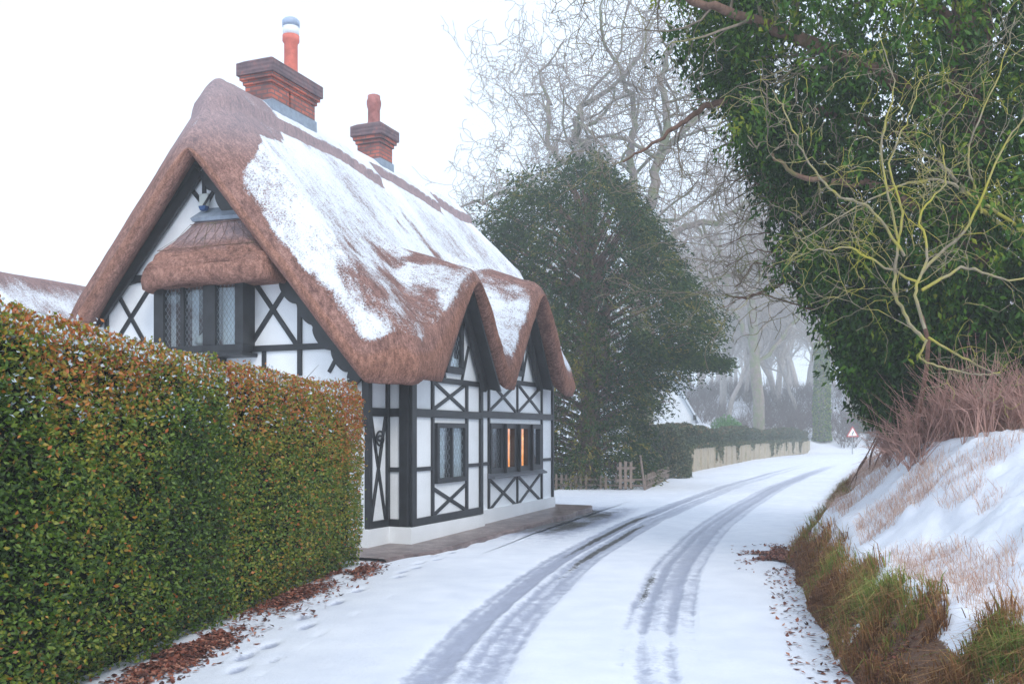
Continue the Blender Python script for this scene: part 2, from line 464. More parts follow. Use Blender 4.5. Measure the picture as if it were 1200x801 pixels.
def ground_h(X, Y):
    return .035 * (fbm(X * .7, Y * .7, 3) - .5) + .012 * (fbm(X * 5, Y * 5, 9) - .5)
def gap(x, c, w_, s=.06): return sstep(w_ + s, w_ - s, np.abs(x - c))
def build_ground_strip(name, t0, t1, nt_, kind):
    q = np.linspace(0, 1, nt_); Y2, Q2 = np.meshgrid(rows, q, indexing='ij')
    a = t0(Y2) if callable(t0) else t0; b = t1(Y2) if callable(t1) else t1
    T = a + (b - a) * Q2
    X, Y = road_pt(T, Y2)
    z = ground_h(X, Y) + .0
    slush = np.zeros_like(X); wet = np.zeros_like(X)
    if kind == 'road':
        wob = .05 * (vnoise(Y2 * .4, Y2 * 0, 5) - .5)
        far = sstep(60, 35, Y2)
        # left wheel track: double, strong from 8 m to 22 m; right track single wide
        L = gap(T + wob, -.84, .13, .14) * .80 + gap(T + wob, -.44, .15, .18) * .62 + .18 * gap(T + wob, -.64, .3, .2)
        L = L * sstep(4.5, 6.5, Y2) * (1 - .25 * sstep(20, 30, Y2)) * (.25 + .75 * far)
        Rr = gap(T + wob, .78, .30 - .12 * sstep(10, 7, Y2), .20) * .74 * (.80 + .20 * sstep(7.5, 9.5, Y2)) * (.25 + .75 * far)
        Rr = Rr * (1 - .75 * gap(Y2, 7.9, .25, .25)) - .3 * gap(T + wob, .80, .035, .03) * sstep(12, 9, Y2)
        slush = np.clip(np.maximum(L, Rr), 0, 1)
        for q_, a_ in ((-.97, .35), (-.72, .4), (-.57, .35), (-.30, .35), (.50, .35), (.66, .3), (.90, .3), (1.08, .35)):
            slush = np.clip(slush + (a_ * gap(T + wob, q_, .022, .03) - .22 * gap(T + wob, q_ + .07, .02, .03)) * sstep(5, 8, Y2) * sstep(40, 22, Y2), 0, 1.1)
        wet = gap(T + wob, -.84, .055, .04) * gap(Y2, 16.4, 3.6, 2.5) * 1.05 + gap(T + wob, -.50, .055, .04) * gap(Y2, 14.5, 3.2, 2.5) * 1.1
        wet += gap(T + wob, .55, .06, .05) * gap(Y2, 10.6, 1.4, .9) * .72
        pn = fbm(X * 1.1, Y * .8, 21); pt = gap(T, -1.75, .55, .35) * gap(Y2, 17.6, 3.2, 2.4)
        slush = np.maximum(slush, pt * (.25 + 1.0 * pn)); wet = wet + pt * (.22 + .85 * pn) * gap(T, -1.8, .35, .3)
        slush = np.maximum(slush, .33 * gap(T, 2.0, .12, .3) * (fbm(Y2 * .8, T, 4)) * 1.5)
        z = z - .028 * slush - .01 * wet + .05 * (fbm(X * 7, Y * 7, 97) - .5) * slush
        mid = gap(T, -.62, .05, .04) * sstep(5, 8, Y2); z = z + .012 * mid
    else:
        # wet thawed patch before the cottage, trodden path and footprints along the hedge
        patch = gap(T, -2.2, .5, .4) * gap(Y2, 17.6, 3.2, 2.4)
        n_ = fbm(X * 1.1, Y * .8, 21)
        slush = np.clip(patch * (.35 + 1.1 * n_), 0, 1)
        wet = patch * (.22 + .85 * n_)
        slush = np.maximum(slush, .5 * gap(T, -2.8, .3, .4) * gap(Y2, 30, 6, 8) * n_)
        # footprints
        fp = []
        for k in range(34):
            yy = 6.6 + k * .34; t_ = -2.26 - .11 * (k % 2) - .012 * k + .03 * math.sin(k * 2.1)
            if yy > 14.5 or random.random() < .12: continue
            fp.append((t_, yy, .06, .13, .95))
        for k in range(16):
            fp.append((-2.04 - .12 * (k % 2) + .02 * k, 5.6 + .42 * k, .05, .13, .38))
        for (t_, yy, wa, wb, st) in fp:
            d2 = ((T - t_) / wa) ** 2 + ((Y2 - yy) / wb) ** 2
            e = np.exp(-d2 * d2); slush = np.maximum(slush, e * st); z = z - .035 * e * st
    V = np.stack([X, Y, z], -1).reshape(-1, 3)
    nr, nc = X.shape
    i = (np.arange(nr - 1)[:, None] * nc + np.arange(nc - 1)[None, :]).ravel()
    F = np.stack([i, i + 1, i + nc + 1, i + nc], 1)
    o = mesh_np(name, V, F, M['road'], None, True, {'slush': slush.ravel(), 'wet': wet.ravel()})
    return tag(o, kind='structure')
TL = lambda Y: -2.0 + 0 * Y
build_ground_strip('road', TL, lambda Y: EDGE_R(Y) + .35, 110, 'road')
build_ground_strip('roadside_snow', lambda Y: -5.2 - 0 * Y, TL, 90, 'verge')

# wide ground sheet (snow), with the wooded slope behind the bend
gx = np.concatenate([np.linspace(-160, -60, 12), np.linspace(-56, 90, 110), np.linspace(95, 200, 12)])
gy = np.concatenate([np.linspace(-60, -8, 12), np.linspace(-5, 150, 130), np.linspace(155, 260, 12)])
GX, GY = np.meshgrid(gx, gy, indexing='ij')
def hill(X, Y):
    d = (Y - 78 - .10 * np.abs(X - 10)) ; h = 6.5 * sstep(0, 45, d) * sstep(-30, 20, X) + 1.3 * sstep(0, 7, d) * sstep(0, 20, X)
    h2 = 2.0 * sstep(4.6, 9, X - xc(Y)) * sstep(60, 30, np.abs(Y - 20))
    return h + .6 * (fbm(X * .12, Y * .12, 40) - .5) * sstep(0, 15, d) + 0 * h2
GZ = -.06 + hill(GX, GY)
nr, nc = GX.shape
i = (np.arange(nr - 1)[:, None] * nc + np.arange(nc - 1)[None, :]).ravel()
tag(mesh_np('ground', np.stack([GX, GY, GZ], -1).reshape(-1, 3), np.stack([i, i + nc, i + nc + 1, i + 1], 1), M['snow'], None, True,
            {'bare': (.30 * sstep(76, 84, GY) + .0 * GX).ravel()}), kind='structure')

# ------------------------------------------------------------------ bank on the right
def bank_h(t, Y):
    """height against distance t from the bank's foot"""
    hc = .60 + .45 * sstep(11, 18, Y); wc = .46 + .32 * sstep(11, 18, Y)
    top = 1.66 + .16 * sstep(8, 16, Y)
    a = hc * sstep(0, 1, t / wc * .5 + .0) * 2
    steep = np.where(t < wc, hc * (t / wc) ** .8, hc)
    rise = (top - hc) * sstep(0, 1, np.clip((t - wc * .8) / (2.3 - .9 * sstep(6, 11, Y)), 0, 1) * .999)
    return np.maximum(steep, 0) + rise
brow = []; y_ = 1.0
while y_ < 62: brow.append(y_); y_ += max(.06, .008 * y_)
brow = np.array(brow); bt = np.concatenate([np.linspace(-.12, 4.2, 90), np.linspace(4.4, 9, 24), np.linspace(10, 45, 14)])
BY, BT = np.meshgrid(brow, bt, indexing='ij')
def bank_xyz(T, Y):
    e = EDGE_R(Y) + .16 * (fbm(Y * .9, Y * 0 + 3, 31) - .5) * 2
    X, Yw = road_pt(e + T, Y)
    fade = sstep(62, 48, Y)
    z = bank_h(np.maximum(T, 0), Y) * fade
    lump = fbm(X * 3.2, Yw * 3.2, 51, 4); big = fbm(X * .8, Yw * .8, 61)
    z = z + (.17 * (lump - .5) + .24 * (big - .5) + .11 * (fbm(X * 8, Yw * 8, 53, 3) - .5)) * sstep(0, .6, T) * fade
    z = np.where(T < 0, -.05 + 0 * z, z)
    return X, Yw, z
X, Yw, Z = bank_xyz(BT, BY)
bare = .95 * sstep(-.1, .0, BT) * sstep(.54, .36, BT + .16 * sstep(6.5, 9.5, BY) - .12 * sstep(13, 18, BY) + .75 * (fbm(X * 1.6, Yw * 1.6, 71) - .5)) + .22 * gap(BT, 2.6, .9, .6) * fbm(X * 2, Yw * 2, 77)
bare = bare + .5 * sstep(11, 16, BY) * sstep(2.2, 1.4, BT)
vp = sstep(.60, .64, fbm(X * 2.1, Yw * 2.1, 333, 3)) * sstep(14, 10, BY); bare = bare - 1.0 * vp
nr, nc = X.shape
i = (np.arange(nr - 1)[:, None] * nc + np.arange(nc - 1)[None, :]).ravel()
tag(mesh_np('snowy_bank', np.stack([X, Yw, Z], -1).reshape(-1, 3), np.stack([i, i + 1, i + nc + 1, i + nc], 1), M['snow'], None, True,
            {'bare': bare.ravel()}), kind='structure')
def bank_points(n, t0, t1, y0, y1, seed, pw=1.0):
    r = np.random.default_rng(seed)
    Y = y0 + (y1 - y0) * r.random(n) ** pw; T = r.uniform(t0, t1, n)
    X, Yw, Z = bank_xyz(T, Y)
    return np.stack([X, Yw, Z], 1), T, Y
# verge grass
P, T, Y = bank_points(115000, .0, .95, 3.6, 24, 5, 1.9)
dens = fbm(P[:, 0] * 2.2, P[:, 1] * 2.2, 81); keep = (RNG.random(len(P)) < sstep(.62, .34, T + .16 * sstep(6.5, 9.5, Y) - .12 * sstep(13, 18, Y)) * 1.1) & (dens > .02); vpn = fbm(P[:, 0] * 2.1, P[:, 1] * 2.1, 333, 3); keep &= (vpn < .63) | (RNG.random(len(P)) < .12)
P, T, Y, dens = P[keep], T[keep], Y[keep], dens[keep]
n = len(P); r = np.random.default_rng(3)
lean = np.stack([-r.uniform(-.3, 1.1, n), r.uniform(-.8, .5, n), r.uniform(-.5, .1, n)], 1)
tint = np.clip(fbm(P[:, 0] * 1.4 + 5, P[:, 1] * 1.4, 83) * 1.5 - .36 + r.normal(0, .19, n) - .28 * sstep(.35, 0.0, T), 0, 1)
tag(blades('verge_grass', P - [0, 0, .02], r.uniform(.05, .15, n) * (.25 + 2.2 * sstep(.35, .7, fbm(P[:, 0] * 6, P[:, 1] * 6, 87))), lean, tint, M['grass_verge'], wid=.0026, seed=4),
    'short brown and green grass hanging over the foot of the snowy bank', 'grass', kind='stuff')
# straw on the snow
P, T, Y = bank_points(150000, .5, 5.6, 5.0, 22, 6, .9)
d_ = fbm(P[:, 0] * 1.5, P[:, 1] * 1.5, 91)
hi_ = sstep(1.4, 3.2, T) * sstep(7, 10, Y)
keep = (d_ + .24 * hi_ + .12 * sstep(11, 15, Y) > .555); P, T, Y = P[keep], T[keep], Y[keep]; n = len(P)
r = np.random.default_rng(8)
lean = r.normal(0, .75, (n, 3)) + [-.25, -.15, 0]; lean[:, 2] = -.1
tag(blades('dead_grass', P - [0, 0, .03], r.uniform(.12, .42, n) * (.6 + .6 * sstep(1.5, 3, T)), lean, r.random(n), M['straw'], wid=.0011, seed=5),
    'straw coloured dead grass poking through the snow on the bank', 'grass', kind='stuff')

# ------------------------------------------------------------------ leaf litter
def litter(name, pts, label, seed):
    r = np.random.default_rng(seed); P = np.concatenate(pts); n = len(P)
    D = r.normal(size=(n, 3)); D[:, 2] *= .35
    tag(leaves(name, P, D, r.uniform(.035, .075, n), r.random(n), M['litter'], None, .6, .2, seed), label, 'leaf litter', kind='stuff')
def litter_patch(cx, cy, rx, ry, ang, n, seed, zf=lambda X, Y: ground_h(X, Y)):
    r = np.random.default_rng(seed); q = r.normal(0, .5, (n, 2)) * [rx, ry]
    c, s = math.cos(ang), math.sin(ang)
    X = cx + q[:, 0] * c - q[:, 1] * s; Y = cy + q[:, 0] * s + q[:, 1] * c
    kk = fbm(X * 3.0, Y * 3.0, 500 + seed, 3) > .43; X, Y, q = X[kk], Y[kk], q[kk]; n = len(X)
    z = zf(X, Y) + .01 + .05 * r.random(n) * np.exp(-(q[:, 0] / rx) ** 2 * 2 - (q[:, 1] / ry) ** 2 * 2)
    return np.stack([X, Y, z], 1)
litter('leaf_litter', [litter_patch(-2.50, 7.3, .22, .95, R(-6), 2600, 1), litter_patch(-2.27, 9.7, .2, .9, R(-9), 1500, 2),
                       litter_patch(-1.98, 11.4, .26, .8, R(-10), 1700, 3), litter_patch(-2.2, 9.0, .35, 2.6, R(-8), 420, 4)],
       'red brown fallen leaves along the foot of the clipped hedge', 21)
b_, T_, Y_ = bank_points(5200, -.05, .40, 6, 15, 14)
sel = RNG.random(len(b_)) < sstep(.4, 0, T_) * .9; b_ = b_[sel] + [0, 0, .015]
b2 = litter_patch(3.72, 12.9, .42, 1.1, R(-14), 4200, 5)
b3, T3, Y3 = bank_points(1200, -.35, .0, 5.5, 12, 15); b3[:, 2] = ground_h(b3[:, 0], b3[:, 1]) + .01; b3 = b3[RNG.random(1200) < .22]
litter('leaf_litter', [b_, b2, b3], 'brown fallen leaves along the road edge below the bank', 22)

# ================================================================== THE COTTAGE
CX, CY = -1.53, 14.0
ux, uy = .3743, .9273
COT_RZ = math.atan2(uy, ux)
cot = thing('thatched_cottage', 'black and white timber framed cottage with snow dusted thatched roof and two brick chimneys', 'cottage', (CX, CY, 0), COT_RZ)

def on_y(px, py, c=0.0):
    """image measurement -> (x, z) on the cottage-local plane y = c"""
    k = (px - HX) / FP
    d = (c + CX * (-uy) + CY * ux) / (-k * uy + ux)
    X, Y = k * d, d
    return ((X - CX) * ux + (Y - CY) * uy, EYE + (HY - py) / FP * d)
def on_x(px, py, c=0.0):
    """-> (y, z) on the cottage-local plane x = c"""
    k = (px - HX) / FP
    d = (c + CX * ux + CY * uy) / (k * ux + uy)
    X, Y = k * d, d
    return (-(X - CX) * uy + (Y - CY) * ux, EYE + (HY - py) / FP * d)

GX0 = -.61      # gable wall plane
SY = .12        # set-back of the right half of the front
YB = .37        # narrow side wall before the gable
RIDGE_Y, RIDGE_Z = 3.3, 7.22

def plate(name, poly, holes, axis, c, thick, mat, parent):
    """upright plate: poly/holes are lists of (a, z); axis 'y': plane y=c facing -y, axis 'x': plane x=c facing -x"""
    loops = [poly] + holes
    tri = tessellate_polygon([[Vector((a, z, 0)) for a, z in l] for l in loops])
    pts = [p for l in loops for p in l]; n = len(pts)
    def mp(a, z, d): return (a, c + d, z) if axis == 'y' else (c + d, a, z)
    V = [mp(a, z, 0) for a, z in pts] + [mp(a, z, thick) for a, z in pts]
    F = [tuple(t) for t in tri] + [tuple(i + n for i in t)[::-1] for t in tri]
    off = 0
    for l in loops:
        k = len(l)
        for i in range(k):
            j = (i + 1) % k; F.append((off + i, off + j, off + j + n, off + i + n))
        off += k
    return MB().add(V, F).build(name, mat, parent)

def beam(name, axis, c, p, q, wid, proud, parent, mat=None, back=.03, bevel=.006):
    """timber between p and q given as (a, z), standing proud of the wall plane"""
    p = np.array(p, float); q = np.array(q, float); d = q - p; L = np.linalg.norm(d); d /= L; nrm = np.array([-d[1], d[0]]) * wid / 2
    cs = [p - nrm, q - nrm, q + nrm, p + nrm]
    def mp(a, z, dd): return (a, c + dd, z) if axis == 'y' else (c + dd, a, z)
    V = [mp(a, z, -proud) for a, z in cs] + [mp(a, z, back) for a, z in cs]
    return MB().add(V, [(0, 1, 2, 3), (7, 6, 5, 4), (0, 4, 5, 1), (1, 5, 6, 2), (2, 6, 7, 3), (3, 7, 4, 0)]).build(name, mat or M['timber'], parent, bevel=bevel)
_prd = [0]
def bm_px(name, axis, c, p, q, wid, proud, parent):
    f = on_y if axis == 'y' else on_x
    _prd[0] = (_prd[0] + 1) % 5
    return beam(name, axis, c, f(*p, c), f(*q, c), wid, proud + _prd[0] * .0013, parent)

# ---- front wall, left bay
z1 = 2.92
w1a, w1b = on_y(510, 500)[0], on_y(543.5, 500)[0]
wz0, wz1 = .93, 1.83
win1 = [(w1a, wz0), (w1b, wz0), (w1b, wz1), (w1a, wz1)]
DX = on_y(564, 600)[0]; EX = on_y(647, 600, SY)[0]
fw = plate('wall', [(0, .30), (DX, .30), (DX, z1), (0, z1)], [win1], 'y', 0, .18, M['plaster'], cot)
w2a, w2b = on_y(573, 520, SY)[0], on_y(632, 520, SY)[0]
w2z0, w2z1 = .98, 1.85
fw2 = plate('wall', [(DX + .002, .30), (EX, .30), (EX, z1), (DX + .002, z1)], [[(w2a, w2z0), (w2b, w2z0), (w2b, w2z1), (w2a, w2z1)]], 'y', SY, .18, M['plaster'], cot)
# returns and gable
bc = plate('wall', [(.185, .30), (YB, .30), (YB, 3.1), (.185, 3.1)], [], 'x', 0, .15, M['plaster'], cot)
bc2 = plate('wall', [(.0, .30), (.18, .30), (.18, 3.0), (.0, 3.0)], [], 'x', -.003, .10, M['plaster'], cot)
ab = plate('wall', [(GX0 + .02, .30), (-.005, .30), (-.005, 2.95), (GX0 + .02, 2.95)], [], 'y', YB, .18, M['plaster'], cot)
GPK = 5.86
def gpoly(y0=YB, y1=5.62):
    f = lambda y: GPK - 1.13 * abs(y - 3.33)
    return [(y0, .30), (y1, .30), (y1, f(y1)), (3.33, GPK), (y0, f(y0))]
gw = plate('wall', gpoly(), [], 'x', GX0, .18, M['plaster'], cot)
# back and far walls (out of sight, close the house)
mb = MB(); mb.box(GX0 + .2, 9.3, 5.44, 5.62, .0, 3.4)
mb.add([(EX, .35, 0), (9.4, 3.2, 0), (9.4, 5.4, 0), (9.25, 5.4, 0), (9.25, 3.25, 0), (EX - .12, .45, 0), (EX, .35, 3.2), (9.4, 3.2, 3.2), (9.4, 5.4, 3.2), (9.25, 5.4, 3.2), (9.25, 3.25, 3.2), (EX - .12, .45, 3.2)],
       [(0, 1, 7, 6), (1, 2, 8, 7), (2, 3, 9, 8), (3, 4, 10, 9), (4, 5, 11, 10), (5, 0, 6, 11), (6, 7, 10, 11), (7, 8, 9, 10)])
mb.build('wall', M['plaster'], cot)
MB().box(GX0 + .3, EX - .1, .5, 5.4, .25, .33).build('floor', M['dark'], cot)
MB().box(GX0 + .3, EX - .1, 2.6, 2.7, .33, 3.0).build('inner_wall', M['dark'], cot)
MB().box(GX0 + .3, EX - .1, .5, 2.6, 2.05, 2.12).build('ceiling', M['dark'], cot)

# ---- plinth
pl = MB()
o_ = .07
pl.add([(-.7, YB - o_, -.1), (-o_, YB - o_, -.1), (-o_, -o_, -.1), (DX, -o_, -.1), (DX, .1, -.1), (-.7, .6, -.1),
        (-.7, YB - o_, .31), (-o_, YB - o_, .30), (-o_, -o_, .295), (DX, -o_, .275), (DX, .1, .275), (-.7, .6, .31)],
       [(0, 1, 7, 6), (1, 2, 8, 7), (2, 3, 9, 8), (3, 4, 10, 9), (4, 5, 11, 10), (5, 0, 6, 11), (6, 7, 8, 9, 10, 11)])
pl.box(DX + .002, EX + .01, SY - o_, SY + .15, -.1, .325)
pl.box(-.7, -.45, YB + .25, 5.7, -.1, .30)
pl.build('plinth', M['plaster'], cot)

# ---- timbers, front left bay (plane y=0) — parts of their wall
F = 'y'
def Z(px, py, c=0.0): return on_y(px, py, c)[1]
zm = (Z(480, 478.5) + Z(480, 487.5)) / 2      # mid beam height
zs = (Z(480, 609) + Z(480, 617.5)) / 2        # sill height
XX = lambda px, c=0.0: on_y(px, 500, c)[0]
beam('post', F, 0, (.075, .30), (.075, 2.75), .15, .050, fw)
beam('beam', F, 0, (0.0, zm), (DX, zm - .005), .125, .042, fw)
beam('beam', F, 0, (0.0, zs), (DX, zs - .0), .125, .045, fw)
x1, x2, x3 = XX(506), XX(546), XX(563)
zt = Z(506, 444)
beam('beam', F, 0, (x1 - .06, zt), (DX, zt), .085, .040, fw)
for x in (x1, x2): beam('post', F, 0, (x, zs), (x, zt), .075, .035, fw)
beam('post', F, 0, (DX - .06, .30), (DX - .06, 2.75), .10, .048, fw)
zr = Z(495, 549)
beam('rail', F, 0, (.1, zr), (x1, zr), .06, .030, fw)
zr2 = Z(555, 544.5); beam('rail', F, 0, (x2, zr2), (DX - .1, zr2), .06, .031, fw)
def cross(c, xa, xb, za, zb, parent, wid=.06):
    beam('brace', F, c, (xa, za), (xb, zb), wid, .022, parent); beam('brace', F, c, (xa, zb), (xb, za), wid, .0245, parent)
cross(0, x1 + .03, x2 - .03, zm + .06, zt - .03, fw)
cross(0, x1 + .03, x2 - .03, zs + .06, wz0 - .1, fw)
# ---- front right bay
c = SY
zm2 = (Z(640, 485.5, c) + Z(640, 491.5, c)) / 2; zs2 = (Z(647, 583, c) + Z(647, 591, c)) / 2; zt2 = Z(620, 450, c)
xs = [XX(p, c) for p in (572, 605.5, 634)]
beam('beam', F, c, (DX + .01, zm2), (EX, zm2), .125, .042, fw2)
beam('beam', F, c, (DX + .01, zs2), (EX, zs2), .125, .045, fw2)
beam('beam', F, c, (DX + .01, zt2), (EX - .5, zt2), .085, .040, fw2)
beam('post', F, c, (xs[0], zs2), (xs[0], zt2), .06, .035, fw2)
beam('post', F, c, (xs[2], zs2), (xs[2], zt2), .065, .036, fw2)
beam('post', F, c, (xs[1], zm2), (xs[1], zt2), .05, .034, fw2)
beam('post', F, c, (xs[1], zs2), (xs[1], w2z0 - .1), .05, .034, fw2)
beam('post', F, c, (EX - .035, .32), (EX - .035, 2.75), .07, .048, fw2)
zq = Z(640, 538, c); beam('rail', F, c, (xs[2], zq), (EX, zq), .06, .030, fw2)
zq2 = Z(568, 543, c); beam('rail', F, c, (DX, zq2), (xs[0], zq2), .06, .030, fw2)
for a, b in ((0, 1), (1, 2)):
    cross(c, xs[a] + .03, xs[b] - .03, zm2 + .06, zt2 - .03, fw2)
    cross(c, xs[a] + .03, xs[b] - .03, zs2 + .06, w2z0 - .12, fw2)
# ---- return wall C-B (plane x=0) and side wall A-B (plane y=YB)
beam('post', 'x', 0, (.075, .30), (.075, 2.9), .155, .046, bc2)
beam('beam', 'x', 0, (.15, zm), (YB, zm), .125, .040, bc2)
beam('beam', 'x', 0, (.15, zs), (YB, zs), .125, .043, bc2)
beam('rail', 'x', 0, (.15, zr), (YB, zr), .07, .032, bc2)
beam('post', 'y', YB, (-.035, .30), (-.035, 2.9), .07, .048, ab)
beam('post', 'y', YB, (GX0 + .03, .30), (GX0 + .03, 2.9), .09, .052, ab)
beam('beam', 'y', YB, (GX0, zm), (-.05, zm), .125, .042, ab)
beam('beam', 'y', YB, (GX0, zs), (-.05, zs), .125, .045, ab)
beam('brace', 'y', YB, (GX0 + .1, zm - .05), (-.08, zs + .05), .06, .024, ab)
beam('brace', 'y', YB, (GX0 + .1, zs + .05), (-.08, zm - .05), .06, .027, ab)
# carved roundel on the crossing braces
rc = ((GX0 - 0.0) / 2, 1.62)
mb = MB()
ring = [(rc[0] + .105 * math.cos(a), YB - .045, rc[1] + .105 * math.sin(a)) for a in np.linspace(0, 2 * math.pi, 25)]
mb.tube(ring, [.016] * 25, 6)
ring = [(rc[0] + .07 * math.cos(a), YB - .045, rc[1] + .035 * math.sin(a)) for a in np.linspace(0, 2 * math.pi, 25)]
mb.tube(ring, [.016] * 25, 6)
mb.build('roundel', M['timber'], ab)

# ---- gable timbers (plane x=GX0)
G = 'x'; g = GX0
def gb(name, p, q, wid, proud=.03): return bm_px(name, G, g, p, q, wid, proud, gw)
zg = on_x(340, 407, g)[1]
beam('beam', G, g, (YB, zg), (5.5, zg), .09, .045, gw)
zu = on_x(318, 315, g)[1]
beam('beam', G, g, (1.7, zu), (5.0, zu), .12, .045, gw)
gb('stud', (310, 408), (310, 440), .07); gb('stud', (352, 340), (352, 440), .075, .035)
gb('brace', (295, 325), (349, 405), .075, .022); gb('brace', (336, 338), (293, 406), .075, .026)
gb('stud', (184, 322), (184, 412), .08, .036); gb('stud', (291, 322), (291, 412), .08, .036)
gb('stud', (126, 352), (126, 412), .075, .035)
gb('brace', (137, 342), (175, 410), .07, .022); gb('brace', (179, 333), (135, 403), .07, .026)
gb('brace', (160, 330), (110, 345), .07, .0)
gb('stud', (240, 200), (240, 262), .07); gb('brace', (221, 217), (244, 246), .07, .022); gb('brace', (259, 210), (238, 248), .06, .026)
gb('brace', (401, 407), (386, 436), .06, .02)
gb('corner_post', (430, 440), (430, 500), .12, .05)
mb = MB(); c_ = on_x(249, 215, g)
mb.tube([(g - .04, c_[0] + .09 * math.cos(a), c_[1] + .09 * math.sin(a)) for a in np.linspace(.6, 5.5, 18)], [.028] * 18, 6)
mb.build('carved_scroll', M['timber'], gw)

# carved bargeboards on both verges: a board with lobes along its lower edge
def barge(side):
    pts_lo = []; pts_hi = []
    L = 4.35 if side < 0 else 3.3
    n_ = 120
    for k in range(n_ + 1):
        t = k / n_ * L
        y = (3.20 if side < 0 else 3.34) + side * t * (.64 if side < 0 else .68); z = 5.80 - t * (.768 if side < 0 else .733)
        ph = (t % .46) / .46
        if side < 0: lobe = .05 + .105 * math.sqrt(max(0, 1 - ((ph - .5) / .5) ** 2)) + (.03 if (int(t / .46) % 2) else 0)
        else: lobe = .14
        nx, nz = -side * .745, -.66
        pts_lo.append((y + nx * lobe, z + nz * lobe)); pts_hi.append((y - nx * .25, z - nz * .25))
    V = []; xa, xb = g - .12, g - .055
    for x in (xa, xb):
        V += [(x, y, z) for y, z in pts_lo] + [(x, y, z) for y, z in pts_hi]
    m_ = n_ + 1; Fs = []
    for i in range(n_):
        Fs += [(i, i + 1, m_ + i + 1, m_ + i), (2 * m_ + i, 3 * m_ + i, 3 * m_ + i + 1, 2 * m_ + i + 1), (i, 2 * m_ + i, 2 * m_ + i + 1, i + 1), (m_ + i, m_ + i + 1, 3 * m_ + i + 1, 3 * m_ + i)]
    Fs += [(0, m_, 3 * m_, 2 * m_), (n_, 2 * m_ + n_, 3 * m_ + n_, m_ + n_)]
    MB().add(V, Fs).build('bargeboard', M['timber'], gw)
barge(-1); barge(1)
# dark soffit boards under the left verge
mb = MB(); V = []
for (y, z) in ((3.33, 5.95), (5.75, 3.36)):
    V += [(g - .45, y, z), (g, y, z - .06)]
mb.add(V + [(v[0], v[1], v[2] - .05) for v in V], [(0, 1, 3, 2), (4, 6, 7, 5), (0, 4, 5, 1), (2, 3, 7, 6), (0, 2, 6, 4), (1, 5, 7, 3)]).build('soffit', M['timber'], gw)

# ---- windows
def lattice(axis, c, a0, a1, z0, z1, step, parent, rad=.0024, asp=1.5):
    mb = MB(); W = a1 - a0; H = z1 - z0
    def mp(a, z): return (a, c, z) if axis == 'y' else (c, a, z)
    for sgn in (1, -1):
        k = -int(H / asp / step) - 2
        while k * step < W + H / asp + step:
            s0 = k * step
            # line a = a0 + s0 + (z-z0)/asp (mirrored for sgn -1)
            za, zb = 0, H
            lo = -s0 * asp; hi = (W - s0) * asp
            za = max(za, lo); zb = min(zb, hi)
            if zb - za > .01:
                A1, A2 = s0 + za / asp, s0 + zb / asp
                if sgn < 0: A1, A2 = W - A1, W - A2
                mb.tube([mp(a0 + A1, z0 + za), mp(a0 + A2, z0 + zb)], [rad, rad], 4)
            k += 1
    return mb.build('lattice', M['lead_bright'], parent)
M['lead_bright'] = simple('lead_cames', (.22, .25, .28), .5, .1, 9)

def window(axis, c, a0, a1, z0, z1, lights, frame=.07, bar=.05, step=.11, curtain=True, depth=.09, parent=None, setback=.0, sill=True, dark_frame_mb=None, part='window', lat=True, fthick=None):
    """lights: list of (a_start, a_end) fractions; returns the window part"""
    def bx(mb, A0, A1, D0, D1, Z0, Z1):
        if axis == 'y': mb.box(A0, A1, c + D0, c + D1, Z0, Z1)
        else: mb.box(c + D0, c + D1, A0, A1, Z0, Z1)
    f0, f1 = -.055 + setback, depth
    mb = MB()
    bx(mb, a0 - .02, a1 + .02, f0, f1, z1 - frame, z1 + .03); bx(mb, a0 - .02, a1 + .02, f0, f1, z0 - .03, z0 + frame)
    W = a1 - a0
    edges = [0] + [v for l in lights for v in l] + [1]
    for k in range(0, len(edges), 2):
        bx(mb, a0 + edges[k] * W - (.02 if k == 0 else 0), a0 + edges[k + 1] * W + (.02 if k == len(edges) - 2 else 0), f0 + .002, f1, z0 + frame, z1 - frame)
    fr = mb.build(part, M['timber'], parent, bevel=.005)
    for (l0, l1) in lights:
        A0, A1 = a0 + l0 * W, a0 + l1 * W
        Z0, Z1 = z0 + frame, z1 - frame
        pm = MB(); bx(pm, A0, A1, f0 + .050, f0 + .056, Z0, Z1); pm.build('pane', M['glass'], fr)
        if lat: lattice(axis, c + f0 + .046, A0, A1, Z0, Z1, step, fr)
    if sill:
        sm = MB(); bx(sm, a0 - .06, a1 + .06, f0 - .07, f0 + .01, z0 - .075, z0 - .031); sm.build('sill', M['timber'], fr, bevel=.006)
    return fr
def drape(axis, c, a0, a1, z0, z1, mat, parent, name='curtain', amp=.02, n=24):
    V = []; Fs = []
    for k in range(n + 1):
        a = a0 + (a1 - a0) * k / n; d = c + amp * math.sin(k * 1.9) + amp * .5 * math.sin(k * .7)
        for z in (z0, z1): V.append((a, d, z) if axis == 'y' else (d, a, z))
    for k in range(n): Fs.append((2 * k, 2 * k + 2, 2 * k + 3, 2 * k + 1))
    return MB().add(V, Fs).build(name, mat, parent, True)
W1 = window('y', 0, w1a, w1b, wz0, wz1, [(.06, .475), (.53, .95)], parent=fw, step=.10, frame=.05, sill=False)
drape('y', .035, w1a + .02, w1a + .40, wz0, wz1, M['curtain'], W1); drape('y', .035, w1b - .42, w1b - .02, wz0, wz1, M['curtain'], W1)
W2 = window('y', SY, w2a, w2b, w2z0, w2z1, [(.02, .18), (.285, .43), (.565, .70), (.82, .965)], parent=fw2, step=.08, lat=False, sill=False)
l0 = w2a + .02 * (w2b - w2a); l1 = w2a + .18 * (w2b - w2a); lattice('y', SY - .01, l0, l1, w2z0 + .07, w2z1 - .07, .085, W2)
